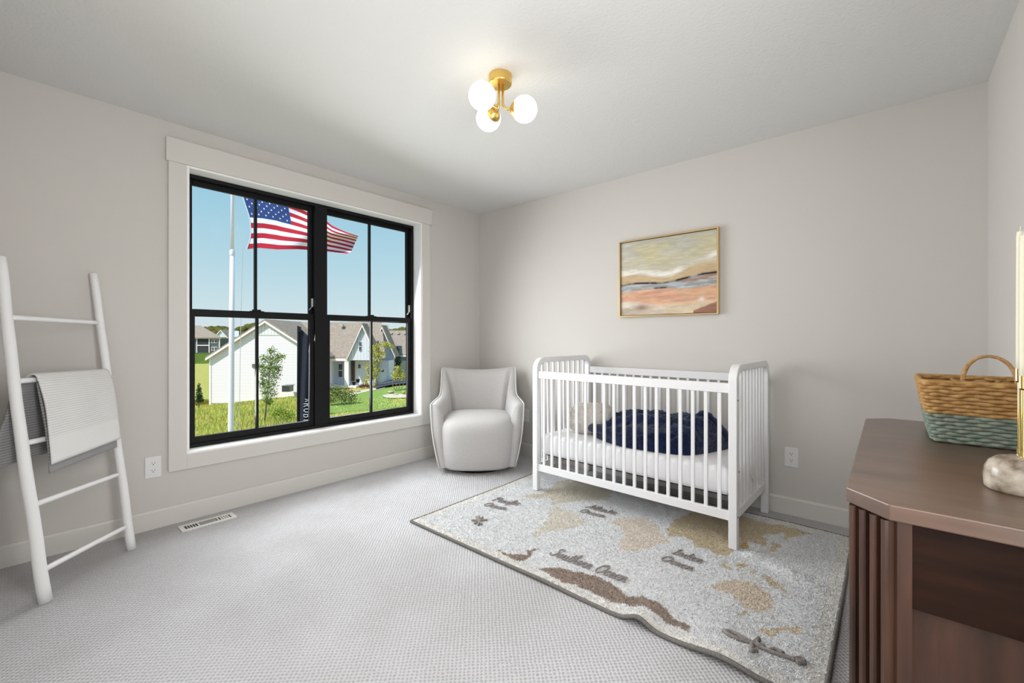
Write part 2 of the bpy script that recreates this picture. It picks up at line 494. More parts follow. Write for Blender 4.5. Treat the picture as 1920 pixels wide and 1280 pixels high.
# ================================================================== CEILING LIGHT
lc = Vector((1.830, -1.670, ROOM_Z))
lamp = thing('ceiling_light', lc, 'brushed brass ceiling light with three lit white glass globes', 'ceiling light')
MB().lathe([(0, -.0005), (.058, -.0005), (.058, -.042), (.055, -.046), (0, -.046)], lc, 40).build('canopy', BRASS, lamp, smooth=False, bevel=.001)
MB().lathe([(.0022, 0), (.0022, .002), (0, .0022)], lc + Vector((-FW.x, -FW.y, 0)) * .058 + Vector((0, 0, -.012)), 8, (-FW.x, -FW.y, 0)).build('canopy_screw', BRASS, lamp)
for g in ((1.846, -1.814), (1.921, -1.591), (1.723, -1.644)):
    gc = Vector((g[0], g[1], 2.272))
    d = Vector((g[0] - lc.x, g[1] - lc.y, 0)); dist = d.length; d.normalize()
    p0 = lc + d * .013
    bend = .032
    pts = [p0 + Vector((0, 0, -.044)), Vector((p0.x, p0.y, gc.z + bend))]
    for q in range(1, 7):
        th = PI / 2 * q / 6
        pts.append(Vector((p0.x, p0.y, gc.z + bend)) + d * (bend * (1 - math.cos(th))) + Vector((0, 0, -bend * math.sin(th))))
    pts.append(gc - d * .062)
    arm = MB().tube(pts, .0062, 12).build('arm', BRASS, lamp, smooth=True)
    # shallow cup gripping the globe
    MB().lathe([(.006, -.074), (.016, -.071), (.031, -.061), (.037, -.0535), (.0385, -.0515), (.036, -.0505), (.028, -.055), (.005, -.062)], gc, 28, d).build('globe_cup', BRASS, lamp, smooth=True)
    prof = []
    for i in range(23):
        th = .60 + (PI - .60) * i / 22           # opening faces the cup
        prof.append((.064 * math.sin(th), -.064 * math.cos(th)))
    MB().lathe(prof, gc, 36, d).build('globe', GLOBE, lamp, smooth=True)

# ================================================================== PAINTING
def pic():
    x0, x1, z0, z1, y0 = 1.640, 2.398, 1.298, 1.910, -.036
    t = thing('framed_painting', ((x0 + x1) / 2, 0, z0), 'abstract landscape canvas in a slim gold frame above the crib', 'painting')
    gold = mat('pale_gold_frame', (206, 178, 128), .35, metal=.55)
    fw_ = .010
    for a in ((x0, x0 + fw_, z0, z1), (x1 - fw_, x1, z0, z1), (x0 + fw_, x1 - fw_, z0, z0 + fw_), (x0 + fw_, x1 - fw_, z1 - fw_, z1)):
        MB().box(a[0], a[1], y0, -.001, a[2], a[3]).build('frame_strip', gold, t, bevel=.001)
    MB().box(x0 + fw_, x1 - fw_, -.012, -.004, z0 + fw_, z1 - fw_).build('backing', SLOT, t)
    cx0, cx1, cz0, cz1 = x0 + fw_ + .004, x1 - fw_ - .004, z0 + fw_ + .004, z1 - fw_ - .004
    NX, NZ = 300, 240
    u, v = np.meshgrid(np.linspace(0, 1, NX), np.linspace(0, 1, NZ))       # v: 0 bottom, 1 top
    prng = np.random.default_rng(3)
    def fbm(su, sv, seed, oct_=4):
        out = np.zeros_like(u); amp = 1; tot = 0
        r = np.random.default_rng(seed)
        for o in range(oct_):
            g = r.random((int(sv * 2 ** o) + 3, int(su * 2 ** o) + 3))
            a, b = u * su * 2 ** o, v * sv * 2 ** o
            i, j = a.astype(int), b.astype(int); fa, fb = a - i, b - j
            fa, fb = fa * fa * (3 - 2 * fa), fb * fb * (3 - 2 * fb)
            n = g[j, i] * (1 - fa) * (1 - fb) + g[j, i + 1] * fa * (1 - fb) + g[j + 1, i] * (1 - fa) * fb + g[j + 1, i + 1] * fa * fb
            out += n * amp; tot += amp; amp *= .55
        return out / tot - .5
    strokes = fbm(4, 22, 1, 4); soft = fbm(3, 5, 2, 4); fine = fbm(14, 60, 5, 3)
    vv = v + strokes * .045 - .03 * (u - .5)
    col = np.zeros(u.shape + (3,))
    def lay(mask, c):
        mk = np.clip(mask, 0, 1)[..., None]
        col[:] = col * (1 - mk) + np.array(lin(c)) * mk
    def band(lo, hi, s=.02, w=None):
        q = vv if w is None else w
        return 1 / (1 + np.exp(-(q - lo) / (s * .35))) * 1 / (1 + np.exp((q - hi) / (s * .35)))
    col[:] = lin((194, 187, 165))
    lay(band(.80, 1.3, .12) * .8, (176, 176, 168))                          # grey clouds
    lay(np.clip(soft * 4 + .1, 0, 1) * band(.60, .95, .1), (196, 188, 152)) # yellow haze
    lay(np.clip(-soft * 4, 0, 1) * band(.66, 1.2, .1) * .7, (208, 204, 190))
    arc = .545 + .10 * np.clip((u - .55) * 2, 0, 1) + .035 * np.sin(u * 7 + 1)
    lay(np.exp(-((vv - arc - .02) / .032) ** 2) * np.clip(.55 + fbm(5, 6, 9) * 3, 0, 1) * 1.3, (232, 228, 220))   # white light band
    lay(band(.40, .60, .04) * np.clip((arc - .015 - vv) / .02, 0, 1), (196, 170, 134))                             # tan dunes
    hor = .425 + .055 * np.clip((u - .45), 0, 1) * 2 + .012 * np.sin(u * 9)
    lay(np.clip((hor - v) / .01, 0, 1) * band(.28, .60, .05), (150, 150, 146))                                       # grey water
    lay(np.clip((hor - v) / .01, 0, 1) * band(.28, .6, .05) * np.clip(fbm(5, 30, 12) * 6, 0, 1), (182, 186, 190))
    lay(np.clip((hor - v) / .01, 0, 1) * band(.30, .6, .05) * np.clip(fbm(4, 26, 15) * 6, 0, 1) * (u > .3), (160, 128, 106))
    lay(np.exp(-((v - hor + .008 + .006 * fine) / .013) ** 2) * np.clip(.75 + fbm(9, 4, 21) * 4, 0, 1) * 1.3, (38, 34, 36))   # dark horizon stroke
    lay(np.exp(-((v - .335 - .02 * u) / .012) ** 2) * np.clip(fbm(7, 4, 23) * 7, 0, 1), (44, 40, 42))
    org = .315 + .035 * u + .02 * np.sin(u * 6)
    lay(np.exp(-((v - org - .01) / .012) ** 2) * np.clip(fbm(6, 5, 25) * 5 + .4, 0, 1), (190, 200, 208))
    lay(np.clip((org - v) / .02, 0, 1), (214, 170, 138))                                                            # orange shore
    lay(np.clip((org - v) / .02, 0, 1) * np.clip(fbm(4, 18, 31) * 4, 0, 1), (200, 148, 126))
    lay(np.clip((org - .03 - v) / .03, 0, 1) * np.clip(fbm(5, 9, 33) * 4 + (u - .5) * .6, 0, 1), (220, 184, 148))
    foam = .20 + .06 * np.sin(u * 3.4 + 2.4) - .06 * np.clip(u - .45, 0, 1)
    lay(np.clip((foam - v + soft * .08) / .05, 0, 1) * np.clip(1.3 - u * 1.1, 0, 1), (220, 210, 194))
    lay(np.clip((.17 - v + soft * .1) / .06, 0, 1) * (u > .5) * .9, (214, 196, 166))
    lay(np.clip((.11 - v + fbm(6, 8, 41) * .2) / .05, 0, 1) * np.clip(.95 - u * 1.2, 0, 1), (176, 160, 142))
    lay(np.exp(-(((u - .24) / .07) ** 2 + ((v - .10) / .04) ** 2)), (150, 116, 100))
    lay(np.clip((.05 + (u - .80) * .45 - v + fine * .03) / .02, 0, 1) * (u > .78), (150, 108, 92))
    lay(np.exp(-(((u - .86) / .03) ** 2 + ((v - .17) / .03) ** 2)), (232, 220, 204))
    col *= (1 + fine * .35 + strokes * .25)[..., None]
    X = cx0 + u * (cx1 - cx0); Z = cz0 + v * (cz1 - cz0)
    Y = -.022 - np.clip(strokes + fine, -1, 1) * .0012
    me = bpy.data.meshes.new('canvas')
    idx = np.arange(NX * NZ).reshape(NZ, NX)
    quads = np.stack([idx[:-1, :-1], idx[:-1, 1:], idx[1:, 1:], idx[1:, :-1]], -1).reshape(-1, 4)
    me.from_pydata(np.stack([X, Y, Z], -1).reshape(-1, 3).tolist(), [], quads.tolist())
    set_dye(me, np.clip(col, 0, 1).reshape(-1, 3))
    link('canvas', me, attr_mat('oil_paint', .5, spec=.3), t, smooth=True)
pic()

# ================================================================== LADDER
Pr, Pl = on_z(247, 1030, 0), on_z(86, 1128, 0)
Tr = on_x(175, 513, .030); Tl = Tr + (Pl - Pr)
Tl.z = Tr.z + .004
lad = thing('blanket_ladder', (Pr + Pl) / 2, 'white painted wooden ladder leaning in the corner left of the window', 'ladder')
def rail(P, T, bow, r):
    pts = []; rs = []
    for i in range(25):
        s = i / 24
        p = P + (T - P) * s
        p = p + Vector(bow) * math.sin(PI * s) + Vector((noise.noise((s * 6, r * 100, 1)) * .004, noise.noise((s * 6, r * 50, 7)) * .004, 0))
        pts.append(p); rs.append(r * (1.04 - .14 * s + .05 * noise.noise((s * 9, r * 300, 3))))
    pts.append(pts[-1] + (T - P).normalized() * .004); rs.append(rs[-1] * .6)
    return MB().tube(pts, rs, 14).build('rail', WLADDER, lad, smooth=True)
rail(Pr, Tr, (0, 0, 0), .0195)
rail(Pl, Tl, (.006, -.008, 0), .0215)
axis = (Tr - Pr)
RUNGS = []
for z in (1.212, .935, .668, .404, .127):
    s = z / axis.z
    a = Pr + axis * s; b = Pl + (Tl - Pl) * s + Vector((.006, -.008, 0)) * math.sin(PI * s)
    b.z += .004
    RUNGS.append((a, b))
    MB().tube([a, a + (b - a) * .12, (a + b) / 2, a + (b - a) * .88, b], [.0095, .0105, .0115, .012, .0115], 12).build('rung', WLADDER, lad, smooth=True)

# ------------------------------------------------------------------ throw over the second rung
def weave_mat(name, col, col2, rows):
    """knitted cloth: thin ribs across the cloth (uv.y runs down the cloth)"""
    m_ = mat(name, col, .95, spec=.05, sheen=.2)
    t = m_.node_tree; b = t.nodes['Principled BSDF']
    uv = N(t, 'ShaderNodeUVMap'); s = N(t, 'ShaderNodeSeparateXYZ'); t.links.new(uv.outputs[0], s.inputs[0])
    rib = math_node(t, 'SINE', math_node(t, 'MULTIPLY', s.outputs[1], rows * 2 * PI))
    st = math_node(t, 'SINE', math_node(t, 'MULTIPLY', s.outputs[0], 420))
    plain = math_node(t, 'LESS_THAN', s.outputs[1], .86)             # smooth hem at the end
    hgt = math_node(t, 'MULTIPLY', math_node(t, 'ADD', rib, math_node(t, 'MULTIPLY', st, .35)), math_node(t, 'ADD', math_node(t, 'MULTIPLY', plain, .85), .15))
    bp = N(t, 'ShaderNodeBump'); bp.inputs['Strength'].default_value = .5; bp.inputs['Distance'].default_value = .0012
    t.links.new(hgt, bp.inputs['Height']); t.links.new(bp.outputs[0], b.inputs['Normal'])
    r = N(t, 'ShaderNodeValToRGB'); r.color_ramp.elements[0].color = (*lin(col2), 1); r.color_ramp.elements[1].color = (*lin(col), 1)
    r.color_ramp.elements[0].position = .05; r.color_ramp.elements[1].position = .6
    t.links.new(math_node(t, 'ADD', math_node(t, 'MULTIPLY', hgt, .4), .5), r.inputs[0]); t.links.new(r.outputs[0], b.inputs['Base Color'])
    return m_
LIGHTKNIT = weave_mat('light_knit', (230, 229, 227), (208, 207, 205), 74)
GREYKNIT = weave_mat('grey_knit', (156, 155, 155), (122, 122, 124), 30)
def cloth(name, P, m_, parent, thick=.006):
    n, k = len(P), len(P[0])
    mb = MB().grid(P)
    me = mb.mesh(name, weld=False)
    uvl = me.uv_layers.new(name='UVMap')
    for poly in me.polygons:
        for li in poly.loop_indices:
            vi = me.loops[li].vertex_index
            uvl.data[li].uv = ((vi % k) / (k - 1), (vi // k) / (n - 1))
    o = link(name, me, m_, parent, smooth=True)
    s = o.modifiers.new('thickness', 'SOLIDIFY'); s.thickness = thick; s.offset = 0
    return o
ra, rb = RUNGS[1]
e = (rb - ra).normalized()                        # from right rail to left rail
down = -axis.normalized()                         # down along the ladder
out = e.cross(axis).normalized()
if out.dot(CAM - ra) < 0: out = -out              # towards the room
Lr = (rb - ra).length
thr = thing('throw_blanket', ra + (rb - ra) * .5, 'knitted throw, off-white outside and grey inside, folded over the ladder rung', 'blanket')
def drape(s0, s1, front_len, back_len, lift, hem, widen=0.0, fold=.006, seed=0, ns=36):
    rows = []
    arcn = 8; R = .013 + lift
    nf, nb = 26, 22
    path = []
    for i in range(nb, 0, -1): path.append(('b', i / nb))
    for i in range(arcn + 1): path.append(('a', i / arcn))
    for i in range(1, nf + 1): path.append(('f', i / nf))
    for kind, q in path:
        row = []
        for j in range(ns + 1):
            s = s0 + (s1 - s0) * j / ns
            base = ra + (rb - ra) * s
            wob = noise.noise((s * 5 + seed, q * 2.2, seed)) * fold
            if kind == 'a':
                th = PI * q
                p = base + Vector((0, 0, 1)) * (R * math.sin(th)) + out * (-R * math.cos(th))
            elif kind == 'f':
                L = front_len * (1 + hem * (s - .5))
                p = base + out * (R + wob + .010 * math.sin(q * PI * .9) + .006) + down * (q * L) + Vector((0, 0, 0))
            else:
                L = back_len * (1 + .1 * (s - .5))
                p = base - out * (R + .004 + abs(wob)) + Vector((0, 0, -1)) * (q * L) + e * (widen * q * (s - .35))
            row.append(p)
        rows.append(row)
    return rows
cloth('light_layer', drape(.045, .85, .372, .12, .014, .12, fold=.010, seed=2), LIGHTKNIT, thr)
cloth('grey_layer', drape(.06, .93, .385, .345, .003, -.02, widen=.20, fold=.012, seed=9)[0:23], GREYKNIT, thr)
g = drape(.055, .835, .412, .1, -.004, .10, fold=.004, seed=5)[31:]
cloth('grey_lining', g, GREYKNIT, thr)

# ================================================================== ARMCHAIR
FABRIC = mat('oatmeal_linen', (195, 193, 192), .95, spec=.06, var=(190, (180, 177, 175), 3), bump=(600, .35, .0012), sheen=.15)
PIPING = mat('pale_welt_cord', (222, 220, 216), .9, spec=.06)
cc = Vector((.482, -.494, 0))
fx = Vector((-FW.x, -FW.y, 0)); fx = Matrix.Rotation(math.radians(3), 3, 'Z') @ fx       # the way the chair faces
rx = Vector((-fx.y, fx.x, 0))                      # sitter's left = camera right
if rx.dot(RT) < 0: rx = -rx
def CH(a, b, z):                                   # a: to camera right, b: backwards, z: up
    return cc + rx * a - fx * b + Vector((0, 0, z))
chair = thing('swivel_armchair', cc, 'pale grey upholstered barrel swivel armchair in the room corner', 'armchair')
# stations round the shell from the left arm tip over the back to the right arm tip
half = [  # top (a, b, z), bottom (a, b)
    ((-.395, -.255, .565), (-.318, -.300)),
    ((-.390, -.170, .572), (-.322, -.215)),
    ((-.378, -.070, .580), (-.322, -.100)),
    ((-.366, .020, .588), (-.318, .000)),
    ((-.358, .085, .600), (-.308, .080)),
    ((-.352, .130, .640), (-.296, .130)),
    ((-.350, .165, .740), (-.280, .170)),
    ((-.349, .195, .815), (-.262, .200)),
    ((-.343, .225, .843), (-.240, .225)),
    ((-.300, .262, .838), (-.205, .250)),
    ((-.215, .292, .826), (-.150, .275)),
    ((-.110, .308, .817), (-.075, .288)),
]
st = half + [((0, .312, .814), (0, .292))] + [((-t_[0], t_[1], t_[2]), (-b_[0], b_[1])) for t_, b_ in reversed(half)]
tops = catmull([t_ for t_, _ in st], 3); bots = catmull([(b_[0], b_[1], .045) for _, b_ in st], 3)
TH = .070
rows = []
for i in range(len(tops)):
    T, B = tops[i], bots[i]
    k0, k1 = max(i - 1, 0), min(i + 1, len(tops) - 1)
    tg = (tops[k1] - tops[k0]); tg.z = 0; tg.normalize()
    inn = Vector((tg.y, -tg.x, 0))                 # towards the seat
    if inn.dot(Vector((0, -.05, 0)) - Vector((T.x, T.y, 0))) < 0: inn = -inn
    TH = .070 - .032 * math.exp(-((abs(T.x) - .338) / .03) ** 2 - ((T.y - .215) / .06) ** 2)
    prof = []
    for q in (0, .25, .5, .75, .93):               # outer face, a little bowed
        p = B + (T - B) * q; p = p - inn * (.016 * math.sin(PI * q)); prof.append(p)
    h = T.z
    prof.append(T + Vector((0, 0, -.004)))
    prof.append(T + inn * (TH * .25) + Vector((0, 0, .006)))
    prof.append(T + inn * (TH * .7) + Vector((0, 0, .001)))
    lo = .30
    for q in (.92, .7, .4, 0):                     # inner face down to below the seat cushion
        zz = lo + (h - lo) * q
        p = B + (T - B) * ((zz - .045) / (h - .045)); p = Vector((p.x, p.y, zz)) + inn * (TH * (1.0 + .28 * math.sin(PI * q)))
        prof.append(p)
    prof.append(B + inn * TH)
    rows.append([CH(p.x, p.y, p.z) for p in prof])
mb = MB(); o0 = 0; mb.grid(rows)
k = len(rows[0])
mb.f.append(tuple(range(k))); mb.f.append(tuple((len(rows) - 1) * k + j for j in range(k - 1, -1, -1)))
mb.build('shell', FABRIC, chair, smooth=True)
# welt cord along the top edge and down both arm fronts
edge = [CH(b_.x, b_.y, b_.z) for b_ in ()]
first = [Vector(bots[0]) + (Vector(tops[0]) - Vector(bots[0])) * q + Vector((-.018 * math.sin(PI * q), -.004, 0)) for q in (0, .2, .4, .6, .8, .95)]
last = [Vector((-p.x, p.y, p.z)) for p in reversed(first)]
cord = [CH(p.x, p.y, p.z) for p in first] + [CH(p.x, p.y, p.z + .003) for p in tops] + [CH(p.x, p.y, p.z) for p in last]
MB().tube(cord, .0055, 8).build('welt_cord', PIPING, chair, smooth=True)
# seat: one rounded block with a crowned top and bowed front
def seat_loop(scale, z, front):
    pts = []
    for j in range(56):
        q = 2 * PI * j / 56
        ca, sa = math.cos(q), math.sin(q)
        a = .315 * scale * math.copysign(abs(ca) ** .42, ca)
        b = .285 * scale * math.copysign(abs(sa) ** .55, sa) - .045
        if sa < 0: b -= (front + .045 * (1 - (a / .315) ** 2)) * (-sa) ** .6
        pts.append(CH(a, b, z))
    return pts
loops = [seat_loop(s, z, f) for s, z, f in ((.96, .040, .018), (.985, .06, .022), (1.0, .16, .028), (1.005, .28, .036), (1.005, .345, .040), (.998, .385, .036), (.975, .418, .024), (.93, .438, .008), (.86, .450, -.006), (.7, .461, -.02), (.45, .468, -.03), (.15, .470, -.02))]
mb = MB().grid(loops, close_v=True)
o = (len(loops) - 1) * 56; mb.f.append(tuple(o + j for j in range(56))); mb.f.append(tuple(range(55, -1, -1)))
mb.build('seat', FABRIC, chair, smooth=True)
MB().lathe([(0, 0), (.25, 0), (.255, .012), (.25, .03), (.08, .034), (.08, .045), (0, .045)], cc + fx * .06, 40).build('swivel_base', DARKMETAL, chair)

# ================================================================== RUG
RX0, RX1, RY0, RY1, RZ = 1.085, 3.145, -1.667, -.190, .012
def rug_z(x, y):
    z = RZ + .0035 * np.sin(x * 5.1 + y * 2) * np.sin(y * 6.3 + x)
    rip = lambda cx, cy, sx_, sy_, h: h * np.exp(-((x - cx) / sx_) ** 2 - ((y - cy) / sy_) ** 2)
    z = z + rip(2.555, RY0, .05, .16, .030) + rip(2.86, RY0, .10, .10, .018) + rip(2.10, RY0, .2, .05, .008)
    z = z + .020 * np.exp(-(((y + .83) + (x - 2.9) * .55) / .05) ** 2) * np.exp(-((x - 2.92) / .14) ** 2)
    z = z + rip(2.765, -.80, .05, .03, .020) + rip(1.40, -.36, .06, .05, .012) + rip(3.05, -1.2, .08, .3, .01)
    return z
P7 = lambda pts, s, ox, oy: [(lambda p: (p.x, p.y))(on_z(a / s + ox, b / s + oy, RZ)) for a, b in pts]
SAND, GOLD, BROWN, CREAM, ICE = (227, 222, 211), (216, 201, 174), (164, 148, 136), (238, 236, 232), (214, 218, 222)
PINK = (231, 221, 210)
patches = [
    (SAND, P7([(1050, 330), (930, 430), (900, 530), (800, 640), (700, 750), (760, 760), (850, 690), (1000, 690), (1250, 650), (1420, 570), (1300, 480), (1200, 420), (1100, 400)], 7.11, 900, 900)),
    ((222, 216, 203), P7([(975, 929), (1020, 924), (1050, 903), (1080, 898), (1120, 905), (1150, 915), (1140, 935), (1110, 938), (1080, 940), (1060, 943), (1040, 946), (1030, 935), (1000, 934)], 1, 0, 0)),
    (PINK, P7([(1142.8, 980), (1158, 972), (1197, 970), (1229, 980), (1242, 1000), (1255, 1016), (1218, 1027), (1192, 1034), (1161, 1032), (1166, 1016), (1174, 1001), (1161, 988)], 1, 0, 0)),
    (GOLD, P7([(230, 310), (300, 250), (420, 200), (560, 180), (640, 190), (760, 250), (950, 290), (1090, 320), (1150, 345), (1080, 355), (1020, 360), (1010, 390), (980, 385), (990, 340), (880, 340), (840, 350), (880, 380), (860, 410), (760, 390), (680, 440), (640, 470), (560, 470), (560, 500), (600, 520), (640, 560), (610, 560), (570, 490), (500, 430), (420, 430), (400, 380), (340, 360), (280, 360), (240, 350)], 3.368, 1180, 900)),
    (GOLD, P7([(905, 385), (950, 410), (940, 440), (880, 452), (870, 440), (905, 425)], 3.368, 1180, 900)),
    (GOLD, P7([(660, 540), (700, 522), (740, 535), (735, 560), (690, 566)], 3.368, 1180, 900)),
    (GOLD, P7([(735, 580), (790, 560), (795, 578), (745, 592)], 3.368, 1180, 900)),
    ((196, 168, 124), P7([(690, 420), (710, 398), (745, 400), (758, 420), (740, 436), (700, 436)], 3.368, 1180, 900)),
    ((216, 202, 180), P7([(840, 600), (900, 612), (960, 680), (985, 720), (930, 690), (880, 655)], 3.368, 1180, 900)),
    ((228, 214, 197), P7([(510, 665), (640, 632), (790, 645), (840, 700), (912, 740), (912, 815), (820, 838), (720, 800), (690, 760), (650, 720), (560, 690)], 3.368, 1180, 900)),
    ((222, 210, 188), P7([(680, 828), (730, 815), (735, 850), (690, 855)], 3.368, 1180, 900)),
    ((226, 210, 188), P7([(820, 945), (950, 928), (1065, 945), (1065, 988), (960, 972), (880, 978)], 3.368, 1180, 900)),
    (BROWN, P7([(40, 315), (130, 300), (260, 305), (400, 340), (480, 375), (570, 380), (620, 410), (700, 430), (730, 470), (780, 480), (790, 530), (860, 560), (930, 570), (1030, 610), (1100, 640), (1180, 690), (1210, 740), (1290, 790), (1400, 850), (1390, 885), (1270, 840), (1120, 760), (900, 680), (650, 580), (400, 480), (200, 400)], 4.8, 1000, 1000)),
    (BROWN, P7([(285, 980), (350, 960), (450, 990), (540, 1005), (610, 990), (640, 930), (700, 910), (800, 905), (810, 915), (720, 940), (690, 960), (680, 1010), (620, 1050), (520, 1075), (420, 1040), (340, 1010)], 7.11, 900, 900)),
    (BROWN, P7([(232, 940), (258, 922), (280, 945), (270, 968), (240, 968)], 7.11, 900, 900)),
]
# lettering: hand-drawn script strokes, unit x-height .5, drawn as raised yarn
GL = {
 'P': (.62, [[(.12, 0), (.3, 1.0)], [(.05, .8), (.3, 1.02), (.62, .92), (.6, .62), (.28, .5)]]),
 'a': (.46, [[(.42, .42), (.22, .5), (.05, .25), (.15, 0), (.36, .15), (.42, .48), (.36, .05), (.5, .08)]]),
 'c': (.40, [[(.36, .42), (.2, .5), (.05, .25), (.16, 0), (.42, .1)]]),
 'i': (.24, [[(.04, .1), (.14, .5), (.1, .05), (.26, .1)], [(.18, .7), (.2, .74)]]),
 'f': (.36, [[(.02, .1), (.28, .7), (.3, .98), (.18, .9), (.1, -.3), (.06, -.4), (.2, .05), (.4, .12)]]),
 'O': (.72, [[(.5, .98), (.22, .9), (.06, .4), (.2, .02), (.52, .1), (.66, .6), (.48, .96), (.3, .8)]]),
 'e': (.40, [[(.04, .18), (.3, .32), (.24, .5), (.08, .34), (.12, .04), (.42, .1)]]),
 'n': (.52, [[(.02, .1), (.1, .5), (.06, 0), (.2, .44), (.34, .46), (.34, .05), (.54, .1)]]),
 'A': (.70, [[(.02, 0), (.2, .2), (.52, 1.0), (.54, .02)], [(.16, .38), (.64, .42)]]),
 't': (.30, [[(.06, .1), (.2, .86), (.12, .06), (.32, .1)], [(.02, .58), (.36, .62)]]),
 'l': (.26, [[(.03, .1), (.24, .8), (.16, .98), (.08, .1), (.28, .1)]]),
 'S': (.62, [[(.62, .86), (.42, 1.0), (.24, .78), (.46, .5), (.4, .1), (.12, .02), (.02, .2)]]),
 'o': (.44, [[(.28, .48), (.06, .32), (.12, .02), (.34, .14), (.28, .48), (.48, .36)]]),
 'u': (.52, [[(.02, .12), (.1, .5), (.1, .06), (.28, .06), (.38, .5), (.36, .04), (.54, .1)]]),
 'h': (.50, [[(.02, .1), (.24, .86), (.14, .96), (.06, 0), (.2, .42), (.34, .4), (.32, .04), (.52, .1)]]),
 'r': (.38, [[(.02, .1), (.12, .52), (.18, .44), (.3, .46), (.24, .06), (.4, .1)]]),
 'I': (.44, [[(.06, .86), (.42, .98)], [(.3, .94), (.18, .04)], [(.0, 0), (.34, .06)]]),
 'd': (.48, [[(.34, .42), (.16, .48), (.04, .2), (.18, 0), (.36, .2), (.46, .98), (.36, .06), (.52, .1)]]),
 ' ': (.36, []),
}
INK = mat('taupe_yarn', (122, 115, 112), .95, spec=.05, var=(120, (158, 152, 148)), bump=(300, .6, .002))
rug = thing('world_map_rug', ((RX0 + RX1) / 2, (RY0 + RY1) / 2, 0), 'fluffy pale world map rug with tan continents under the crib', 'rug')
NX, NY = 206, 148
gx, gy = np.meshgrid(np.linspace(RX0, RX1, NX), np.linspace(RY0, RY1, NY))
gz = rug_z(gx, gy)
idx = np.arange(NX * NY).reshape(NY, NX)
quads = np.stack([idx[:-1, :-1], idx[:-1, 1:], idx[1:, 1:], idx[1:, :-1]], -1).reshape(-1, 4)
wob = lambda x, y: .010 * np.sin(x * 61 + y * 23) + .008 * np.sin(y * 83 - x * 37)
def rug_cols(x, y):
    c = np.tile(np.array(lin((234, 235, 236))), (x.size, 1))
    ed = np.minimum.reduce([x - RX0, RX1 - x, y - RY0, RY1 - y]) + .008 * np.sin(x * 40) * np.sin(y * 44)
    c[ed < .055] = lin(CREAM)
    xx, yy = x + wob(x, y) * .7, y + wob(y, x) * .7
    for colr, poly in patches:
        c[in_poly(xx, yy, poly)] = lin(colr)
    return c
me = bpy.data.meshes.new('pile_backing')
me.from_pydata(np.stack([gx, gy, gz], -1).reshape(-1, 3).tolist(), [], quads.tolist())
set_dye(me, rug_cols(gx.ravel(), gy.ravel()))
RUGM = attr_mat('dyed_cotton_pile', .97, bump=(260, .9, .006), spec=.03)
o = link('pile_backing', me, RUGM, rug, smooth=True)
# tufts: short leaning blades, each dyed like the ground under it
nb = 150000
bx_, by_ = rng.uniform(RX0 + .006, RX1 - .006, nb), rng.uniform(RY0 + .006, RY1 - .006, nb)
bz_ = rug_z(bx_, by_)
ang = rng.uniform(0, 2 * PI, nb) ; ln = rng.uniform(.006, .013, nb); wd = rng.uniform(.0016, .0030, nb)
lean = rng.uniform(.3, 1.0, nb)
tip = np.stack([bx_ + np.cos(ang) * ln * lean, by_ + np.sin(ang) * ln * lean, bz_ + ln * .55], -1)
pa = np.stack([bx_ - np.sin(ang) * wd, by_ + np.cos(ang) * wd, bz_ - .001], -1)
pb = np.stack([bx_ + np.sin(ang) * wd, by_ - np.cos(ang) * wd, bz_ - .001], -1)
me = tri_mesh('pile_tufts', np.stack([pa, pb, tip], 1).reshape(-1, 3), nb)
cb = rug_cols(bx_, by_) * rng.uniform(.80, 1.12, nb)[:, None]
set_dye(me, np.repeat(np.clip(cb, 0, 1), 3, axis=0))
o = link('pile_tufts', me, RUGM, rug); o['kind'] = 'stuff'
# grey bound edge all round
per = [(x, RY0) for x in np.linspace(RX0, RX1, 120)] + [(RX1, y) for y in np.linspace(RY0, RY1, 90)[1:]] + [(x, RY1) for x in np.linspace(RX1, RX0, 120)[1:]] + [(RX0, y) for y in np.linspace(RY1, RY0, 90)[1:-1]]
BIND = mat('grey_rug_binding', (128, 124, 120), .95, var=(160, (100, 96, 92)), bump=(400, .6, .002))
MB().tube([(x, y, float(rug_z(np.array(x), np.array(y))) - .004) for x, y in per], .0085, 8, closed=True).build('bound_edge', BIND, rug, smooth=True)
def script(text, p0, p1, size=None):
    a, b = on_z(*p0, RZ), on_z(*p1, RZ)
    total = sum(GL[c][0] for c in text)
    d = b - a; L = d.length; d.normalize(); n = Vector((-d.y, d.x, 0))
    kx = L / total; ky = size or kx
    mb = MB(); cur = 0
    for ch in text:
        wdt, sts = GL[ch]
        for s_ in sts:
            q = []
            for (x, y) in s_:
                pt = a + d * ((cur + x + .22 * (y - .3)) * kx) + n * (y * ky)
                pt.z = float(rug_z(np.array(pt.x), np.array(pt.y))) + .007
                q.append(pt)
            q = catmull(q, 4) if len(q) > 2 else q
            mb.tube(q, .0040, 6, flat=.8)
        cur += wdt
    return mb.build('lettering', INK, rug, smooth=True)
script('Pacific', (922, 939), (972, 948), .070)
script('Ocean', (906, 949), (948, 957), .062)
script('Atlantic', (1098, 953), (1154, 966), .070)
script('Ocean', (1086, 961), (1133, 972), .058)
script('Southern Ocean', (1030, 1040), (1172, 1094), .085)
script('Indian', (1260, 1038), (1316, 1057), .066)
script('Ocean', (1238, 1050), (1298, 1071), .062)
def yarn(name, polys, r=.006):
    mb = MB()
    for pl in polys:
        q = []
        for a, b in pl:
            pt = on_z(a, b, RZ); pt.z = float(rug_z(np.array(pt.x), np.array(pt.y))) + .006; q.append(pt)
        mb.tube(catmull(q, 4), r, 6)
    return mb.build(name, INK, rug, smooth=True)
S7 = lambda pts: [(a / 6.4 + 1300, b / 6.4 + 1100) for a, b in pts]
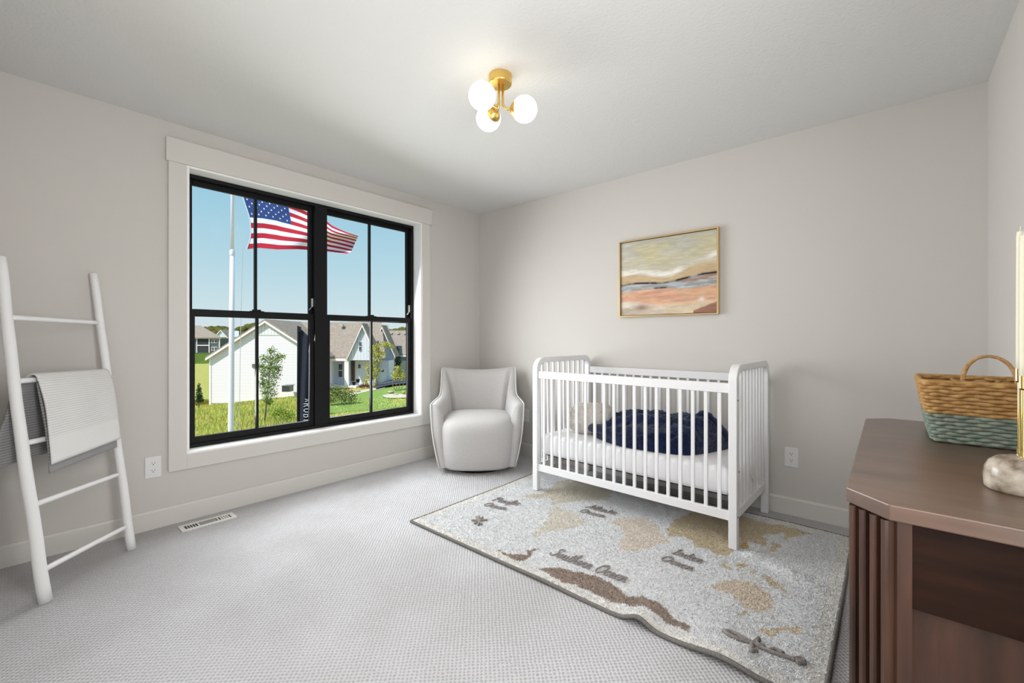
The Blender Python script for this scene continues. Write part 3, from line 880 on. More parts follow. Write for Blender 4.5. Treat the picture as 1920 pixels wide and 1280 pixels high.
yarn('whale_outline', [S7([(360, 550), (480, 570), (600, 640), (720, 700)]), S7([(360, 550), (460, 620), (600, 670), (720, 700), (850, 770), (1000, 830), (1150, 880), (1320, 930)]),
     S7([(720, 700), (790, 640), (760, 700), (860, 740)]), S7([(700, 700), (710, 760), (690, 800), (760, 790)]), S7([(900, 790), (980, 775), (1080, 830)]), S7([(1180, 900), (1290, 890), (1330, 940), (1240, 940)])], .008)
yarn('compass_star', [[(884, 978), (898, 978), (914, 977)], [(893, 971), (898, 978), (903, 986)], [(905, 972), (898, 978), (890, 984)], [(898, 970), (898, 978), (897, 987)]], .007)

# ================================================================== CRIB
c0 = on_z(1006, 917.5, .014); c1 = on_z(1375.5, 1028, .014)
cz0 = .016
ex = Vector((c1.x - c0.x, c1.y - c0.y, 0)); CL = ex.length; ex.normalize()
ey = Vector((-ex.y, ex.x, 0)); CW = .700
def CR(a, b, z): return Vector((c0.x, c0.y, 0)) + ex * a + ey * b + Vector((0, 0, z))
crib = thing('baby_crib', CR(CL / 2, CW / 2, 0), 'white slatted baby crib with rounded ends against the back wall', 'crib')
PW = .021                                          # half post thickness
TOPZ, SH = .988, .090
RAILZ = (.836, .888); BOT = (.158, .208)
def crib_box(name, a, b, z0, z1, ha, hb, parent=crib, bevel=.003):
    c = CR(a, b, (z0 + z1) / 2)
    return MB().obox(c, ex * ha, ey * hb, Vector((0, 0, (z1 - z0) / 2))).build(name, WHITE, parent, bevel=bevel)
for a in (0, CL):
    # end hoop: a flat frame with two legs and a rounded top, front leg to back leg
    for b in (0, CW):
        z_lo = cz0 if b == 0 else .001
        crib_box('leg', a, b, z_lo, TOPZ - SH, PW, PW)
    outer = []; inner = []
    R = SH + .004; tb = .040
    for i in range(13):
        th = PI - PI / 2 * i / 12
        outer.append((-PW + R + R * math.cos(th), TOPZ - R + R * math.sin(th)))
        ri = R - tb
        inner.append((-PW + R + ri * math.cos(th), TOPZ - R + ri * math.sin(th)))
    o2 = outer + [(CW - y, z) for y, z in reversed(outer)]
    i2 = inner + [(CW - y, z) for y, z in reversed(inner)]
    mb = MB(); rows = []
    for (yo, zo), (yi, zi) in zip(o2, i2):
        rows.append([CR(a - PW, yo, zo), CR(a + PW, yo, zo), CR(a + PW, yi, zi), CR(a - PW, yi, zi)])
    mb.grid(rows, close_v=True); n = len(rows)
    mb.f.append((0, 1, 2, 3)); mb.f.append(tuple((n - 1) * 4 + j for j in (3, 2, 1, 0)))
    mb.build('end_arch', WHITE, crib, bevel=.004)
    crib_box('end_bottom_rail', a, CW / 2, BOT[0], BOT[1], .010, CW / 2 - PW)
    proto = None
    for k in range(9):
        b = CW * (k + 1) / 10
        top = TOPZ - tb + .006
        dd = min(b, CW - b)
        if proto is None:
            proto = MB().obox((0, 0, 0), ex * .0065, ey * .0105, (0, 0, (top - BOT[1] + .02) / 2)).build('slat', WHITE, crib, bevel=.002)
            proto.location = CR(a, b, (top + BOT[1] - .02) / 2)
        else:
            copy_of(proto, CR(a, b, (top + BOT[1] - .02) / 2), crib)
for b, rz in ((0, RAILZ), (CW, (RAILZ[0] + .002, RAILZ[1] + .002))):
    crib_box('top_rail', CL / 2, b, rz[0], rz[1], CL / 2 - PW, .011)
    crib_box('bottom_rail', CL / 2, b, BOT[0], BOT[1], CL / 2 - PW, .011)
    proto = None
    zc = (BOT[1] + rz[0]) / 2
    for k in range(18):
        a = CL * (k + 1) / 19
        if proto is None:
            proto = MB().obox((0, 0, 0), ex * .0095, ey * .0065, (0, 0, (rz[0] - BOT[1]) / 2 + .004)).build('slat', WHITE, crib, bevel=.002)
            proto.location = CR(a, b, zc)
        else:
            copy_of(proto, CR(a, b, zc), crib)
# mattress platform, brackets and a care tag
MB().obox(CR(CL / 2, CW / 2, .268), ex * (CL / 2 - .05), ey * (CW / 2 - .06), (0, 0, .004)).build('mattress_platform', DARKMETAL, crib)
for a in (.028, CL - .028):
    for b in (.05, CW - .05):
        MB().obox(CR(a, b, .275), ex * .004, ey * .014, (0, 0, .03)).build('support_bracket', DARKMETAL, crib)
for b, z in ((0, .80), (0, .185), (.02, .42)):
    MB().lathe([(.004, 0), (.004, .002), (0, .0025)], CR(CL + PW, b, z), 10, ex).build('bolt_head', DARKMETAL, crib)
MB().prism([CR(CL + .012, .30, .33), CR(CL + .012, .36, .28), CR(CL + .012, .42, .265), CR(CL + .012, .35, .385)], ex * .001).build('care_tag', PLASTIC, crib)

# ------------------------------------------------------------------ mattress
SHEET = mat('white_cotton_sheet', (238, 238, 240), .9, spec=.08, bump=(60, .25, .004))
MZ0, MZ1 = .274, .428
def mattress():
    a0, a1, b0, b1 = .030, CL - .030, .020, CW - .022
    rows = []
    n = 60
    for zi, (z, ins) in enumerate(((MZ0, .03), (MZ0 + .006, .010), (MZ0 + .03, .002), ((MZ0 + MZ1) / 2, 0), (MZ1 - .03, .001), (MZ1 - .010, .008), (MZ1, .03), (MZ1 + .004, .12), (MZ1 + .006, .25))):
        loop = []
        for j in range(4 * n):
            q = j / (4 * n)
            s, tq = int(q * 4), (q * 4) % 1
            A0, A1, B0, B1 = a0 + ins, a1 - ins, b0 + ins, b1 - ins
            rc = .035
            if s == 0: x, y = A0 + (A1 - A0) * tq, B0
            elif s == 1: x, y = A1, B0 + (B1 - B0) * tq
            elif s == 2: x, y = A1 - (A1 - A0) * tq, B1
            else: x, y = A0, B1 - (B1 - B0) * tq
            w_ = .004 * noise.noise((x * 9, y * 9, z * 14)) if 0 < zi < 7 else 0
            loop.append(CR(x, y - w_, z + (0 if zi < 4 else .004 * noise.noise((x * 7, y * 7, 3)))))
        rows.append(loop)
    mb = MB().grid(rows, close_v=True); o = (len(rows) - 1) * 4 * n
    mb.f.append(tuple(o + j for j in range(4 * n))); mb.f.append(tuple(range(4 * n - 1, -1, -1)))
    ob = mb.build('crib_mattress', SHEET, None, smooth=True)
    tag(ob, 'white sheeted mattress lying in the crib', 'mattress')
mattress()
# ------------------------------------------------------------------ fluffy pillow
def pillow():
    p = on_z(1094, 818, MZ1)
    t = thing('fluffy_pillow', (p.x, p.y, MZ1 + .006), 'cream shaggy fur pillow propped at the left end of the crib mattress', 'pillow')
    c = Vector((p.x - .005, p.y + .13, MZ1 + .112))
    ax, ay = RT * .180, FW * .105
    def surf(th, ph):
        cth, sth = math.cos(th), math.sin(th)
        f = lambda v, e_: math.copysign(abs(v) ** e_, v)
        q = c + ax * (f(cth, .8) * f(math.cos(ph), .75)) + Vector((0, 0, .108)) * f(math.sin(ph), .8) + ay * (f(sth, .9) * f(math.cos(ph), .8))
        return q
    rows = [[surf(2 * PI * j / 40, -PI / 2 + PI * i / 22) for j in range(40)] for i in range(23)]
    FUR = mat('cream_fur', (236, 232, 224), .95, spec=.05, bump=(120, .6, .006))
    MB().grid(rows, close_v=True).build('cushion', FUR, t, smooth=True)
    n = 9000; vs = []
    for i in range(n):
        th, ph = random.uniform(0, 2 * PI), math.asin(random.uniform(-.9, 1))
        b = surf(th, ph); nr = (b - c); nr.normalize()
        tg = Vector((random.gauss(0, 1), random.gauss(0, 1), random.gauss(-.4, 1))); tg -= nr * tg.dot(nr); tg.normalize()
        l = random.uniform(.012, .026); sd = nr.cross(tg) * random.uniform(.0012, .0024)
        e_ = b + nr * (l * .5) + tg * (l * .8); e_.z = max(e_.z, MZ1 + .008)
        vs += [tuple(b - sd), tuple(b + sd), tuple(e_)]
    o = link('fur', tri_mesh('fur', vs, n), FUR, t); o['kind'] = 'stuff'
pillow()
# ------------------------------------------------------------------ navy throw heaped on the mattress
def navy():
    NAVY = mat('navy_plush', (26, 42, 82), .9, spec=.06, var=(30, (15, 24, 50)), bump=(110, 1.0, .010), sheen=.25)
    # outline on the mattress in crib coordinates, left tip round the front to the right tip
    fa = [(.20, .38), (.40, .16), (.62, .055), (.80, .050), (.94, .075), (1.06, .12), (1.13, .25), (1.19, .45)]
    ba = [(.22, .46), (.36, .54), (.52, .60), (.70, .62), (.86, .62), (1.00, .61), (1.10, .59), (1.20, .50)]
    ridge = [.02, .085, .145, .165, .165, .175, .150, .085]
    front = [CR(a, b, MZ1 + .008) for a, b in fa]; back = [CR(a, b, MZ1 + .008) for a, b in ba]
    nv = 52
    f_ = catmull(front, 14); b_ = catmull(back, 14); r_ = catmull([(v, 0, 0) for v in ridge], 14)
    rows = []
    for i in range(len(f_)):
        row = []
        for j in range(nv):
            v = j / (nv - 1)
            p = f_[i].lerp(b_[i], v)
            env = max(0, math.sin(PI * v)) ** .42
            h = r_[i].x * env
            # deep soft folds sweeping across the heap, finer creases and plush ribs on top
            wx = p.x + .10 * noise.noise((p.x * 3, p.y * 3, 5)); wy = p.y + .10 * noise.noise((p.x * 3, p.y * 3, 11))
            fold = abs(noise.noise((wx * 5.0 + wy * 6.0, wy * 9 - wx * 2.0, 1.7)))
            fold2 = abs(noise.noise((wx * 13 - wy * 6, wy * 15, 4.2)))
            h += env * (.100 * (.33 - fold) + .042 * (.30 - fold2))
            ribs = .0045 * math.sin((wx + wy * .7) * 170) * env
            side = .03 * noise.noise((p.x * 8, v * 4, 6)) * env
            row.append(Vector((p.x + side, p.y - .03 * env * noise.noise((p.x * 7, v * 4, 2)), max(MZ1 + .006, p.z + h + ribs - (.004 if env < .05 else 0)))))
        rows.append(row)
    mb = MB().grid(rows)
    # underside so that it is a closed body
    for pts, r in (([(.30, .22, .05), (.46, .13, .075), (.62, .10, .05), (.74, .14, .09), (.86, .2, .13)], .034),
                   ([(.62, .09, .03), (.60, .16, .09), (.70, .26, .15), (.86, .30, .165), (1.0, .28, .13)], .036),
                   ([(.90, .10, .04), (1.00, .13, .075), (1.08, .20, .05), (1.12, .30, .09), (1.16, .42, .06)], .034),
                   ([(1.00, .35, .15), (1.06, .38, .205), (1.12, .40, .15), (1.17, .46, .08)], .036),
                   ([(.70, .07, .03), (.84, .09, .09), (.98, .16, .10), (1.06, .28, .13)], .030)):
        q = catmull([CR(a, b, MZ1 + z) for a, b, z in pts], 8)
        n_ = len(q)
        mb.tube(q, [r * (.55 + .45 * math.sin(PI * min(1, max(0, i / (n_ - 1)))) ** .5) * (1 + .10 * math.sin(i * 1.9)) for i in range(n_)], 14)
    ob = mb.build('navy_throw', NAVY, None, smooth=True)
    tag(ob, 'dark navy plush throw heaped in the middle of the crib mattress', 'blanket')
navy()

# ================================================================== DRESSER / CONSOLE
def wood(name, a, b, axis_scale):
    m_ = mat(name, a, .36, spec=.65, var=(3.2, b, 8), bump=(40, .06, .001), stretch=axis_scale)
    return m_
WOODX = wood('espresso_wood_along', (84, 58, 44), (58, 38, 28), (9, 1.2, 9))
WOODV = wood('espresso_wood_upright', (78, 50, 36), (46, 28, 19), (9, 9, 1.2))
WOODE = wood('espresso_wood_end', (44, 25, 16), (26, 14, 9), (1.4, 9, 9))
WOODE.node_tree.nodes['Principled BSDF'].inputs['Specular IOR Level'].default_value = .12
WOODE.node_tree.nodes['Principled BSDF'].inputs['Roughness'].default_value = .6
WOODT = wood('espresso_wood_top', (104, 80, 66), (80, 58, 46), (1.2, 7, 9))  # lighter than the other wood: the top's sheen put into its colour
WOODT.node_tree.nodes['Principled BSDF'].inputs['Coat Weight'].default_value = .5
WOODT.node_tree.nodes['Principled BSDF'].inputs['Coat Roughness'].default_value = .35
ZT = .80
q = {k: on_z(*p, ZT) for k, p in dict(fl=(1584, 912), fr=(1666, 945), bl=(1624, 784.5), br=(1665, 783.5)).items()}
X0 = (q['fl'].x + q['bl'].x) / 2; YN = q['fr'].y; YF = q['br'].y; XW = ROOM_X - .016
CHM = .072
con = thing('dresser', ((X0 + XW) / 2, (YN + YF) / 2, 0), 'dark espresso wood dresser with fluted corner posts against the right wall', 'dresser')
def plan(x0, x1, y0, y1, ch): return [(x0 + ch, y0), (x1, y0), (x1, y1), (x0 + ch, y1), (x0, y1 - ch), (x0, y0 + ch)]
MB().prism([(x, y, ZT - .032) for x, y in plan(X0, XW, YN, YF, CHM)], (0, 0, .032)).build('top', WOODT, con, bevel=.003)
ins = .012
bx0, by0, by1 = X0 + ins, YN + ins, YF - ins
# fluted 45-degree corner posts
def post(yc, sgn):
    # the post's outer face runs along the chamfer; five rounded reeds stand proud of it
    a = Vector((bx0, yc + sgn * CHM, 0)); b = Vector((bx0 + CHM, yc, 0))
    d = (b - a).normalized(); L = (b - a).length
    n = Vector((d.y, -d.x, 0))
    if n.x > 0: n = -n
    po = MB().prism([a, b, b + Vector((.022, 0, 0)), b + Vector((.022, sgn * .05, 0)), a + Vector((.05, sgn * .022, 0)), a + Vector((0, sgn * .022, 0))], (0, 0, ZT - .032)).build('corner_post', WOODV, con)
    nr = 4
    for k in range(nr):
        s0, s1 = L * (k + .06) / nr, L * (k + .72) / nr
        pts = []
        for i in range(7):
            th = PI * i / 6
            pts.append(a + d * ((s0 + s1) / 2 - (s1 - s0) / 2 * math.cos(th)) + n * (.017 * math.sin(th) ** .7) + Vector((0, 0, .004)))
        MB().prism(pts, (0, 0, ZT - .040)).build('reed', WOODV, po)
post(by0, 1); post(by1, -1)
# near end: apron above an open bay, shelf inside; same at the far end
for yy, s in ((by0, 1), (by1, -1)):
    y_a, y_b = sorted((yy + s * .004, yy + s * .026))
    MB().box(bx0 + CHM + .022, XW - .03, y_a, y_b, .600, ZT - .032).build('end_apron', WOODE, con)
    y_a, y_b = sorted((yy, yy + s * .05))
    MB().box(XW - .05, XW, y_a, y_b, 0, ZT - .032).build('back_post', WOODV, con)
MB().box(bx0 + .012, XW - .014, by0 + .046, by1 - .046, .395, .415).build('shelf', WOODX, con)
MB().box(bx0 + CHM + .010, XW - .03, by0 + .030, by0 + .044, .06, .61).build('end_panel', WOODV, con)
MB().box(bx0 + CHM + .010, XW - .03, by1 - .044, by1 - .030, .06, .61).build('end_panel', WOODV, con)
MB().box(bx0 + .004, XW - .004, by0 + .03, by1 - .03, .03, .06).build('bottom_shelf', WOODX, con)
MB().box(XW - .012, XW - .002, by0 + .05, by1 - .05, .06, ZT - .032).build('back_panel', WOODX, con)
mid = (by0 + by1) / 2
for y0_, y1_ in ((by0 + CHM + .03, mid - .004), (mid + .004, by1 - CHM - .03)):
    d = MB().box(bx0 + .002, bx0 + .022, y0_, y1_, .605, ZT - .040).build('drawer', WOODX, con, bevel=.002)
    for yk in (y0_ + .05, y1_ - .05):
        MB().box(bx0 - .010, bx0 + .002, yk - .010, yk + .010, ZT - .085, ZT - .050).build('drawer_pull', DARKMETAL, d, bevel=.002)

# ================================================================== BASKET
STRAW = mat('natural_seagrass', (196, 158, 106), .85, spec=.12, var=(45, (164, 122, 74)), bump=(160, .5, .002))
SAGE = mat('sage_dyed_seagrass', (146, 157, 145), .85, spec=.12, var=(45, (116, 129, 117)), bump=(160, .5, .002))
bnl, bfl = on_z(1755.5, 828, ZT), on_z(1731, 801, ZT)
BX0, BX1 = (bnl.x + bfl.x) / 2 + .004, ROOM_X - .050
BY0, BY1 = bnl.y, bfl.y
BHT = .188
bas = thing('woven_basket', ((BX0 + BX1) / 2, (BY0 + BY1) / 2, ZT), 'woven basket, straw above and sage green below, with rope handles on the dresser', 'basket')
def bask_outline(f, n=132, phase=0, amp=0):
    """rounded rectangle flared with height f (0..1); over-under weave of amplitude amp"""
    fl = .030 * f
    x0, x1, y0, y1 = BX0 - fl, BX1 + fl * .6, BY0 - fl * .8, BY1 + fl * .8
    cx, cy, hx, hy = (x0 + x1) / 2, (y0 + y1) / 2, (x1 - x0) / 2, (y1 - y0) / 2
    out_ = []
    for j in range(n):
        th = 2 * PI * j / n
        q4, side = (4 * j / n) % 1, int(4 * j / n)
        e_ = (q4 * 2 - 1); e_ = math.copysign(1 - (1 - abs(e_)) ** 1.15, e_)
        px_, py_ = ((e_, -1), (1, e_), (-e_, 1), (-1, -e_))[side]
        rc = min(1, .965 / max(.0001, (abs(px_) ** 24 + abs(py_) ** 24) ** (1 / 24)) * 1.036)
        px_, py_ = px_ * rc, py_ * rc
        sag = .004 * noise.noise((px_ * 3, py_ * 3, f * 5))
        w_ = 1 + (amp * math.sin(22 * th + phase * PI)) / max(hx, hy)
        out_.append((cx + px_ * hx * w_, cy + py_ * hy * w_, sag))
    return out_
NR = 17
for k in range(NR):
    f = (k + .5) / NR
    z = ZT + .003 + f * BHT
    pts = [(x, y, max(ZT + .006, z + s_ * .9)) for x, y, s_ in bask_outline(f, 132, k % 2, .0042)]
    MB().tube(pts, .0064, 7, closed=True, flat=.95).build('strand', SAGE if k < 8 else STRAW, bas, smooth=True)
for j in range(44):
    lo, hi = bask_outline(0, 132)[j * 3], bask_outline(1, 132)[j * 3]
    if j == 0: stake = MB()
    stake.tube([(lo[0], lo[1], ZT + .004), (hi[0], hi[1], ZT + BHT)], .003, 5)
stake.build('stakes', STRAW, bas)
MB().tube([(x, y, ZT + BHT + .003) for x, y, s_ in bask_outline(1.02)], .0062, 8, closed=True).build('rim', STRAW, bas, smooth=True)
MB().prism([(x, y, ZT + .002) for x, y, s_ in bask_outline(.0)], (0, 0, .006)).build('basket_base', SAGE, bas)
ROPE = mat('twisted_paper_rope', (196, 158, 110), .85, var=(70, (160, 120, 74)))
def handle(yy, h, tilt):
    hp = []
    xa, xb = BX0 + .062, BX1 - .052
    for i in range(29):
        th = PI * i / 28
        hp.append(Vector(((xa + xb) / 2 - (xb - xa) / 2 * math.cos(th), yy + tilt * math.sin(th), ZT + BHT - .006 + h * math.sin(th) ** .8)))
    mb = MB()
    for ph in (0, PI):
        mb.tube([p + Vector((.0026 * math.cos(i * 1.7 + ph), .0026 * math.sin(i * 1.7 + ph), 0)) for i, p in enumerate(catmull(hp, 3))], .0042, 6)
    mb.build('rope_handle', ROPE, bas, smooth=True)
handle(BY0 - .012, .092, .012)
handle(BY1 + .006, -.012, -.03)

# ================================================================== CANDLE HOLDER
def holder():
    MARB = mat('veined_marble', (226, 216, 200), .22, spec=.5, var=(26, (112, 94, 76), 10))
    bc = on_z(1913, 921, ZT)
    t = thing('candle_holder', bc, 'brass double candle holder on a veined marble dome base', 'candle holder')
    MB().lathe([(0, 0), (.050, 0), (.054, .005), (.055, .030), (.053, .046), (.047, .060), (.036, .070), (.020, .075), (0, .077)], bc, 40).build('base', MARB, t, smooth=True)
    POL = mat('polished_brass', (214, 190, 128), .12, metal=1.0)
    for k, (dx, dy, hh) in enumerate(((.003, -.012, .178), (.002, .016, .192))):
        p = bc + Vector((dx, dy, .070))
        MB().lathe([(.0052, 0), (.0052, .018), (.0038, .019), (.0038, hh - .03), (.0046, hh - .03), (.0075, hh - .026), (.0075, hh), (.0066, hh), (.0066, hh - .018), (0, hh - .018)], p, 20).build('stem', POL, t, smooth=False)
        WAX = MATS.get('ivory_wax') or mat('ivory_wax', (232, 228, 206), .45, spec=.3)
        c = MB().lathe([(0, hh - .016), (.0062, hh - .016), (.0062, hh + .03), (.0056, hh + .285), (.0046, hh + .297), (0, hh + .299)], p, 20)
        c.tube([p + Vector((0, 0, hh + .297)), p + Vector((.001, 0, hh + .309))], .0008, 6)
        co = c.build('taper_candle', WAX, None, smooth=True)
        tag(co, ('tall ivory taper candle nearer the dresser front', 'tall ivory taper candle nearer the wicker basket')[k], 'candle', 'taper candles in the brass holder')
holder()

# ================================================================== OUTSIDE
def U(px, d): return (px - PX0) / FPX * d                    # lateral metres at depth d
def WP(u, d, z): return Vector((CAM.x, CAM.y, 0)) + FW * d + RT * u + Vector((0, 0, z))
def ground_z(u, d):
    t = max(0.0, (d - 14) / 28)
    side = min(28.0, max(-6.0, -(u + 13.4)))
    z = -3.6 - min(t, 2.2) * side * .1125
    if d > 55: z += (d - 55) * .035
    return z
GRASS = mat('meadow_ground', (172, 178, 92), .95, spec=.05, var=(1.2, (198, 184, 108), 6), bump=(6, .8, .1))
LAWN = mat('mown_lawn', (124, 156, 76), .95, spec=.05, var=(2.5, (150, 170, 92), 5))
rows = []
for i in range(56):
    d = 6 + i * i * .075 + i * .6
    rows.append([WP(u, d, ground_z(u, d)) for u in [(-1.35 + 1.9 * j / 48) * d for j in range(49)]])
struct(MB().grid(rows).build('ground', GRASS, smooth=True), 'sloping meadow ground outside the window', 'ground')

# tall meadow grass and wild flowers: uncountable
def blades(name, n, dmin, dmax, pxa, pxb, cols, h0, h1, label, avoid=None):
    vs = np.zeros((n, 3, 3), dtype=np.float32); cl = np.zeros((n, 3), dtype=np.float32); i = 0
    while i < n:
        d = dmin + (dmax - dmin) * random.random() ** 1.2
        px = random.uniform(pxa, pxb)
        if avoid and avoid(px, d): continue
        u = U(px, d); z = ground_z(u, d)
        if d > 36: h1_ = h1 * .55
        else: h1_ = h1
        clump = noise.noise((u * .35, d * .35, 0)) + .5 * noise.noise((u * 1.3, d * 1.3, 4))
        h = random.uniform(h0, h1_) * (1 + .8 * clump); wd = random.uniform(.008, .02) * d / 18
        b = WP(u, d, z); ln = Vector((random.gauss(0, .25), random.gauss(0, .25), 1)) * h
        an = random.uniform(0, PI); sd = Vector((math.cos(an), math.sin(an), 0)) * wd
        vs[i, 0] = b - sd; vs[i, 1] = b + sd; vs[i, 2] = b + ln
        c = np.array(lin(cols[min(len(cols) - 1, int(abs(clump * 1.6 + random.gauss(.35, .35)) * len(cols) * .8))]))
        cl[i] = c * random.uniform(.7, 1.25); i += 1
    me = tri_mesh(name, vs.reshape(-1, 3), n)
    set_dye(me, np.repeat(np.clip(cl, 0, 1), 3, axis=0))
    o = link(name, me, MATS.get('grass_blade') or attr_mat('grass_blade', .8), None)
    tag(o, label, 'grass', kind='stuff')
def keep_off(px, d): return (px > 600 and d > 30) or (px > 552 and d > 39) or (px > 388 and d > 41)
MEADOW = [(188, 204, 96), (206, 208, 112), (224, 208, 126), (232, 212, 112), (206, 182, 126), (168, 190, 92)]
def hidden_right(px, d): return keep_off(px, d) or px > 606
blades('meadow_grass', 95000, 9, 43, 180, 606, MEADOW, .07, .30, 'tall yellow-green meadow grass with wild flowers below the window', hidden_right)
blades('rough_grass', 30000, 10, 33, 600, 1000, [(198, 206, 118), (210, 210, 128), (180, 198, 104), (214, 204, 138)], .05, .14, 'short rough grass between the window and the porch lawn')
blades('far_meadow_grass', 5000, 44, 75, 345, 392, [(150, 150, 60), (190, 176, 60), (176, 140, 80), (130, 130, 60)], .3, .9, 'autumn coloured wild grass left of the white house')

# lawn in front of the porch, gravel edge and planting beds
def patch(name, m_, pts, lift, label, cat):
    vs = []
    for px, py in pts:
        # walk the ray until it meets the sloping ground
        d = 12.0
        for _ in range(900):
            p = at(px, py, d); rel = p - CAM
            if p.z <= ground_z(rel.dot(RT), d) + lift: break
            d += .08
        vs.append(p)
    return tag(MB().prism(vs, (0, 0, -.04)).build(name, m_), label, cat)
patch('lawn', LAWN, [(612, 752), (640, 744), (690, 733), (730, 726), (772, 722), (775, 760), (700, 768), (655, 770), (614, 776)], .06, 'smooth green lawn in front of the porch house', 'lawn')
PEBBLE = mat('pale_gravel', (232, 220, 198), .9, var=(6, (200, 186, 160)))
patch('gravel_border', PEBBLE, [(655, 737), (690, 729), (722, 724), (722, 727), (690, 733), (656, 742)], .10, 'pale gravel border along the porch bed', 'gravel')
patch('gravel_ring', PEBBLE, [(717, 741), (728, 738), (750, 738), (765, 740), (763, 744), (735, 745), (722, 744)], .12, 'pale gravel ring round the young birch on the lawn', 'gravel')
patch('bare_soil', mat('bare_soil', (186, 172, 150), .95, var=(4, (160, 146, 120))), [(500, 803), (530, 793), (560, 788), (580, 786), (580, 792), (540, 801), (505, 808)], .05, 'patch of bare pale soil behind the young tree', 'soil')

# ------------------------------------------------------------------ white gabled house
SIDING = mat('white_lap_siding', (250, 241, 246), .6, spec=.2)
def add_courses(m_, pitch, dark, axis='Z'):
    t = m_.node_tree; b = t.nodes['Principled BSDF']
    base = tuple(b.inputs['Base Color'].default_value)
    tcn = N(t, 'ShaderNodeTexCoord'); s = N(t, 'ShaderNodeSeparateXYZ'); t.links.new(tcn.outputs['Object'], s.inputs[0])
    if axis == 'Z': v = s.outputs['Z']
    else:
        v = math_node(t, 'ADD', math_node(t, 'MULTIPLY', s.outputs['X'], RT.x), math_node(t, 'MULTIPLY', s.outputs['Y'], RT.y))
    fr_ = math_node(t, 'FRACT', math_node(t, 'DIVIDE', v, pitch))
    k = math_node(t, 'LESS_THAN', fr_, .16)
    mx = N(t, 'ShaderNodeMixRGB'); mx.inputs[1].default_value = base; mx.inputs[2].default_value = (*lin(dark), 1)
    t.links.new(k, mx.inputs[0]); t.links.new(mx.outputs[0], b.inputs['Base Color'])
add_courses(SIDING, .155, (200, 200, 206))
BATTEN = mat('white_board_and_batten', (242, 238, 242), .6, spec=.2); add_courses(BATTEN, .31, (196, 204, 212), 'U')
WTRIM = mat('white_house_trim', (250, 242, 247), .5)
def shingle_mat(name, a, b):
    m_ = mat(name, a, .95, spec=.05, var=(5, b, 6), bump=(8, .5, .03)); return m_
SHINGLE = shingle_mat('brown_shingles', (176, 160, 146), (150, 134, 122))
SHINGLE2 = shingle_mat('grey_shingles', (172, 158, 146), (146, 132, 122))
SHADEWALL = mat('shaded_white_siding', (228, 226, 242), .6); add_courses(SHADEWALL, .31, (190, 202, 214), 'U')  # shaded faces of the white siding: their blue shade put into the colour
DKGLASS = mat('dark_window_glass', (70, 76, 84), .12, spec=.6)
DOORW = mat('brown_front_door', (96, 70, 56), .45)
STONE = mat('grey_foundation', (150, 140, 130), .9)
def slab(name, m_, pts, d, thick, parent, bevel=0):
    """flat facade piece facing the window, real thickness going away"""
    return MB().prism([at(x, y, d) for x, y in pts], FW * thick).build(name, m_, parent, bevel=bevel)
def rect(name, m_, x0, x1, y0, y1, d, thick, parent): return slab(name, m_, [(x0, y0), (x1, y0), (x1, y1), (x0, y1)], d, thick, parent)
def plate(name, m_, pts, thick, parent):
    """sloping piece through points (px, py, depth), with thickness downwards"""
    return MB().prism([at(*p) for p in pts], (0, 0, -thick)).build(name, m_, parent)
D1 = 42.0
h1 = thing('gabled_house', WP(U(500, D1), D1 + 4, -4.6), 'white sided house with brown shingle roof and porch seen through the window', 'house')
slab('gable_wall', SIDING, [(392.5, 669), (496.5, 603), (603, 669), (603, 742), (392.5, 765)], D1, .3, h1)
slab('gable_batten', BATTEN, [(466, 628), (496.5, 604), (534, 628)], D1 - .05, .06, h1)
rect('corner_board', WTRIM, 392, 395.5, 668, 766, D1 - .06, .1, h1)
back = 12.0
def gable_roof(apex, le, ri, d0, length, m_, parent, ov=.35):
    A, L, R_ = at(*apex, d0 - ov), at(*le, d0 - ov), at(*ri, d0 - ov)
    e_ = FW * (length + ov)
    MB().prism([A, A + e_, L + e_, L], (0, 0, .16)).build('roof_slope', m_, parent)
    MB().prism([A, A + e_, R_ + e_, R_], (0, 0, .16)).build('roof_slope', m_, parent)
    for E_ in (L, R_):
        MB().prism([A - FW * .03, E_ - FW * .03, E_ - FW * .03 + Vector((0, 0, -.2)), A - FW * .03 + Vector((0, 0, -.2))], FW * .05).build('rake_board', WTRIM, parent)
gable_roof((496.5, 601), (385, 672), (608, 672), D1, back, SHINGLE, h1)
MB().prism([WP(U(603, D1), D1 + .3, at(603, 669, D1).z), WP(U(603, D1), D1 + back, at(603, 669, D1).z), WP(U(603, D1), D1 + back, -5), WP(U(603, D1), D1 + .3, -5)], RT * -.2).build('side_wall', SIDING, h1)
rect('foundation', STONE, 396, 520, 755.5, 768, D1 - .05, .1, h1)
rect('gable_vent', mat('vent_grey', (110, 108, 108), .7), 472.5, 485, 682, 689, D1 - .1, .12, h1)
# cross wing with the porch, right of the gable
D2 = 44.0
def eave_roof(name, x0, x1, yr, ye, d_e, run, m_, parent, x0r=None, x1r=None):
    s = (d_e + run) / d_e
    a, b = at(x0, ye, d_e), at(x1, ye, d_e)
    c, d = at(x1r or x1, yr, d_e + run), at(x0r or x0, yr, d_e + run)
    return MB().prism([a, b, c, d], (0, 0, .15)).build(name, m_, parent)
eave_roof('porch_roof', 600, 722, 606.5, 672, D2, 4.5, SHINGLE, h1, 560, 716)
rect('porch_fascia', WTRIM, 604, 652, 672, 676.5, D2 - .1, .12, h1)
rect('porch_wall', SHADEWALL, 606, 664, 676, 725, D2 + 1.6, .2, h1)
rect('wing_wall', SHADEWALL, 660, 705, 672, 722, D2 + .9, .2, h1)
for x0, x1, y1 in ((613, 620.5, 728), (645.5, 653.5, 727)):
    rect('porch_column', WTRIM, x0, x1, 676, y1, D2 - .05, .32, h1)
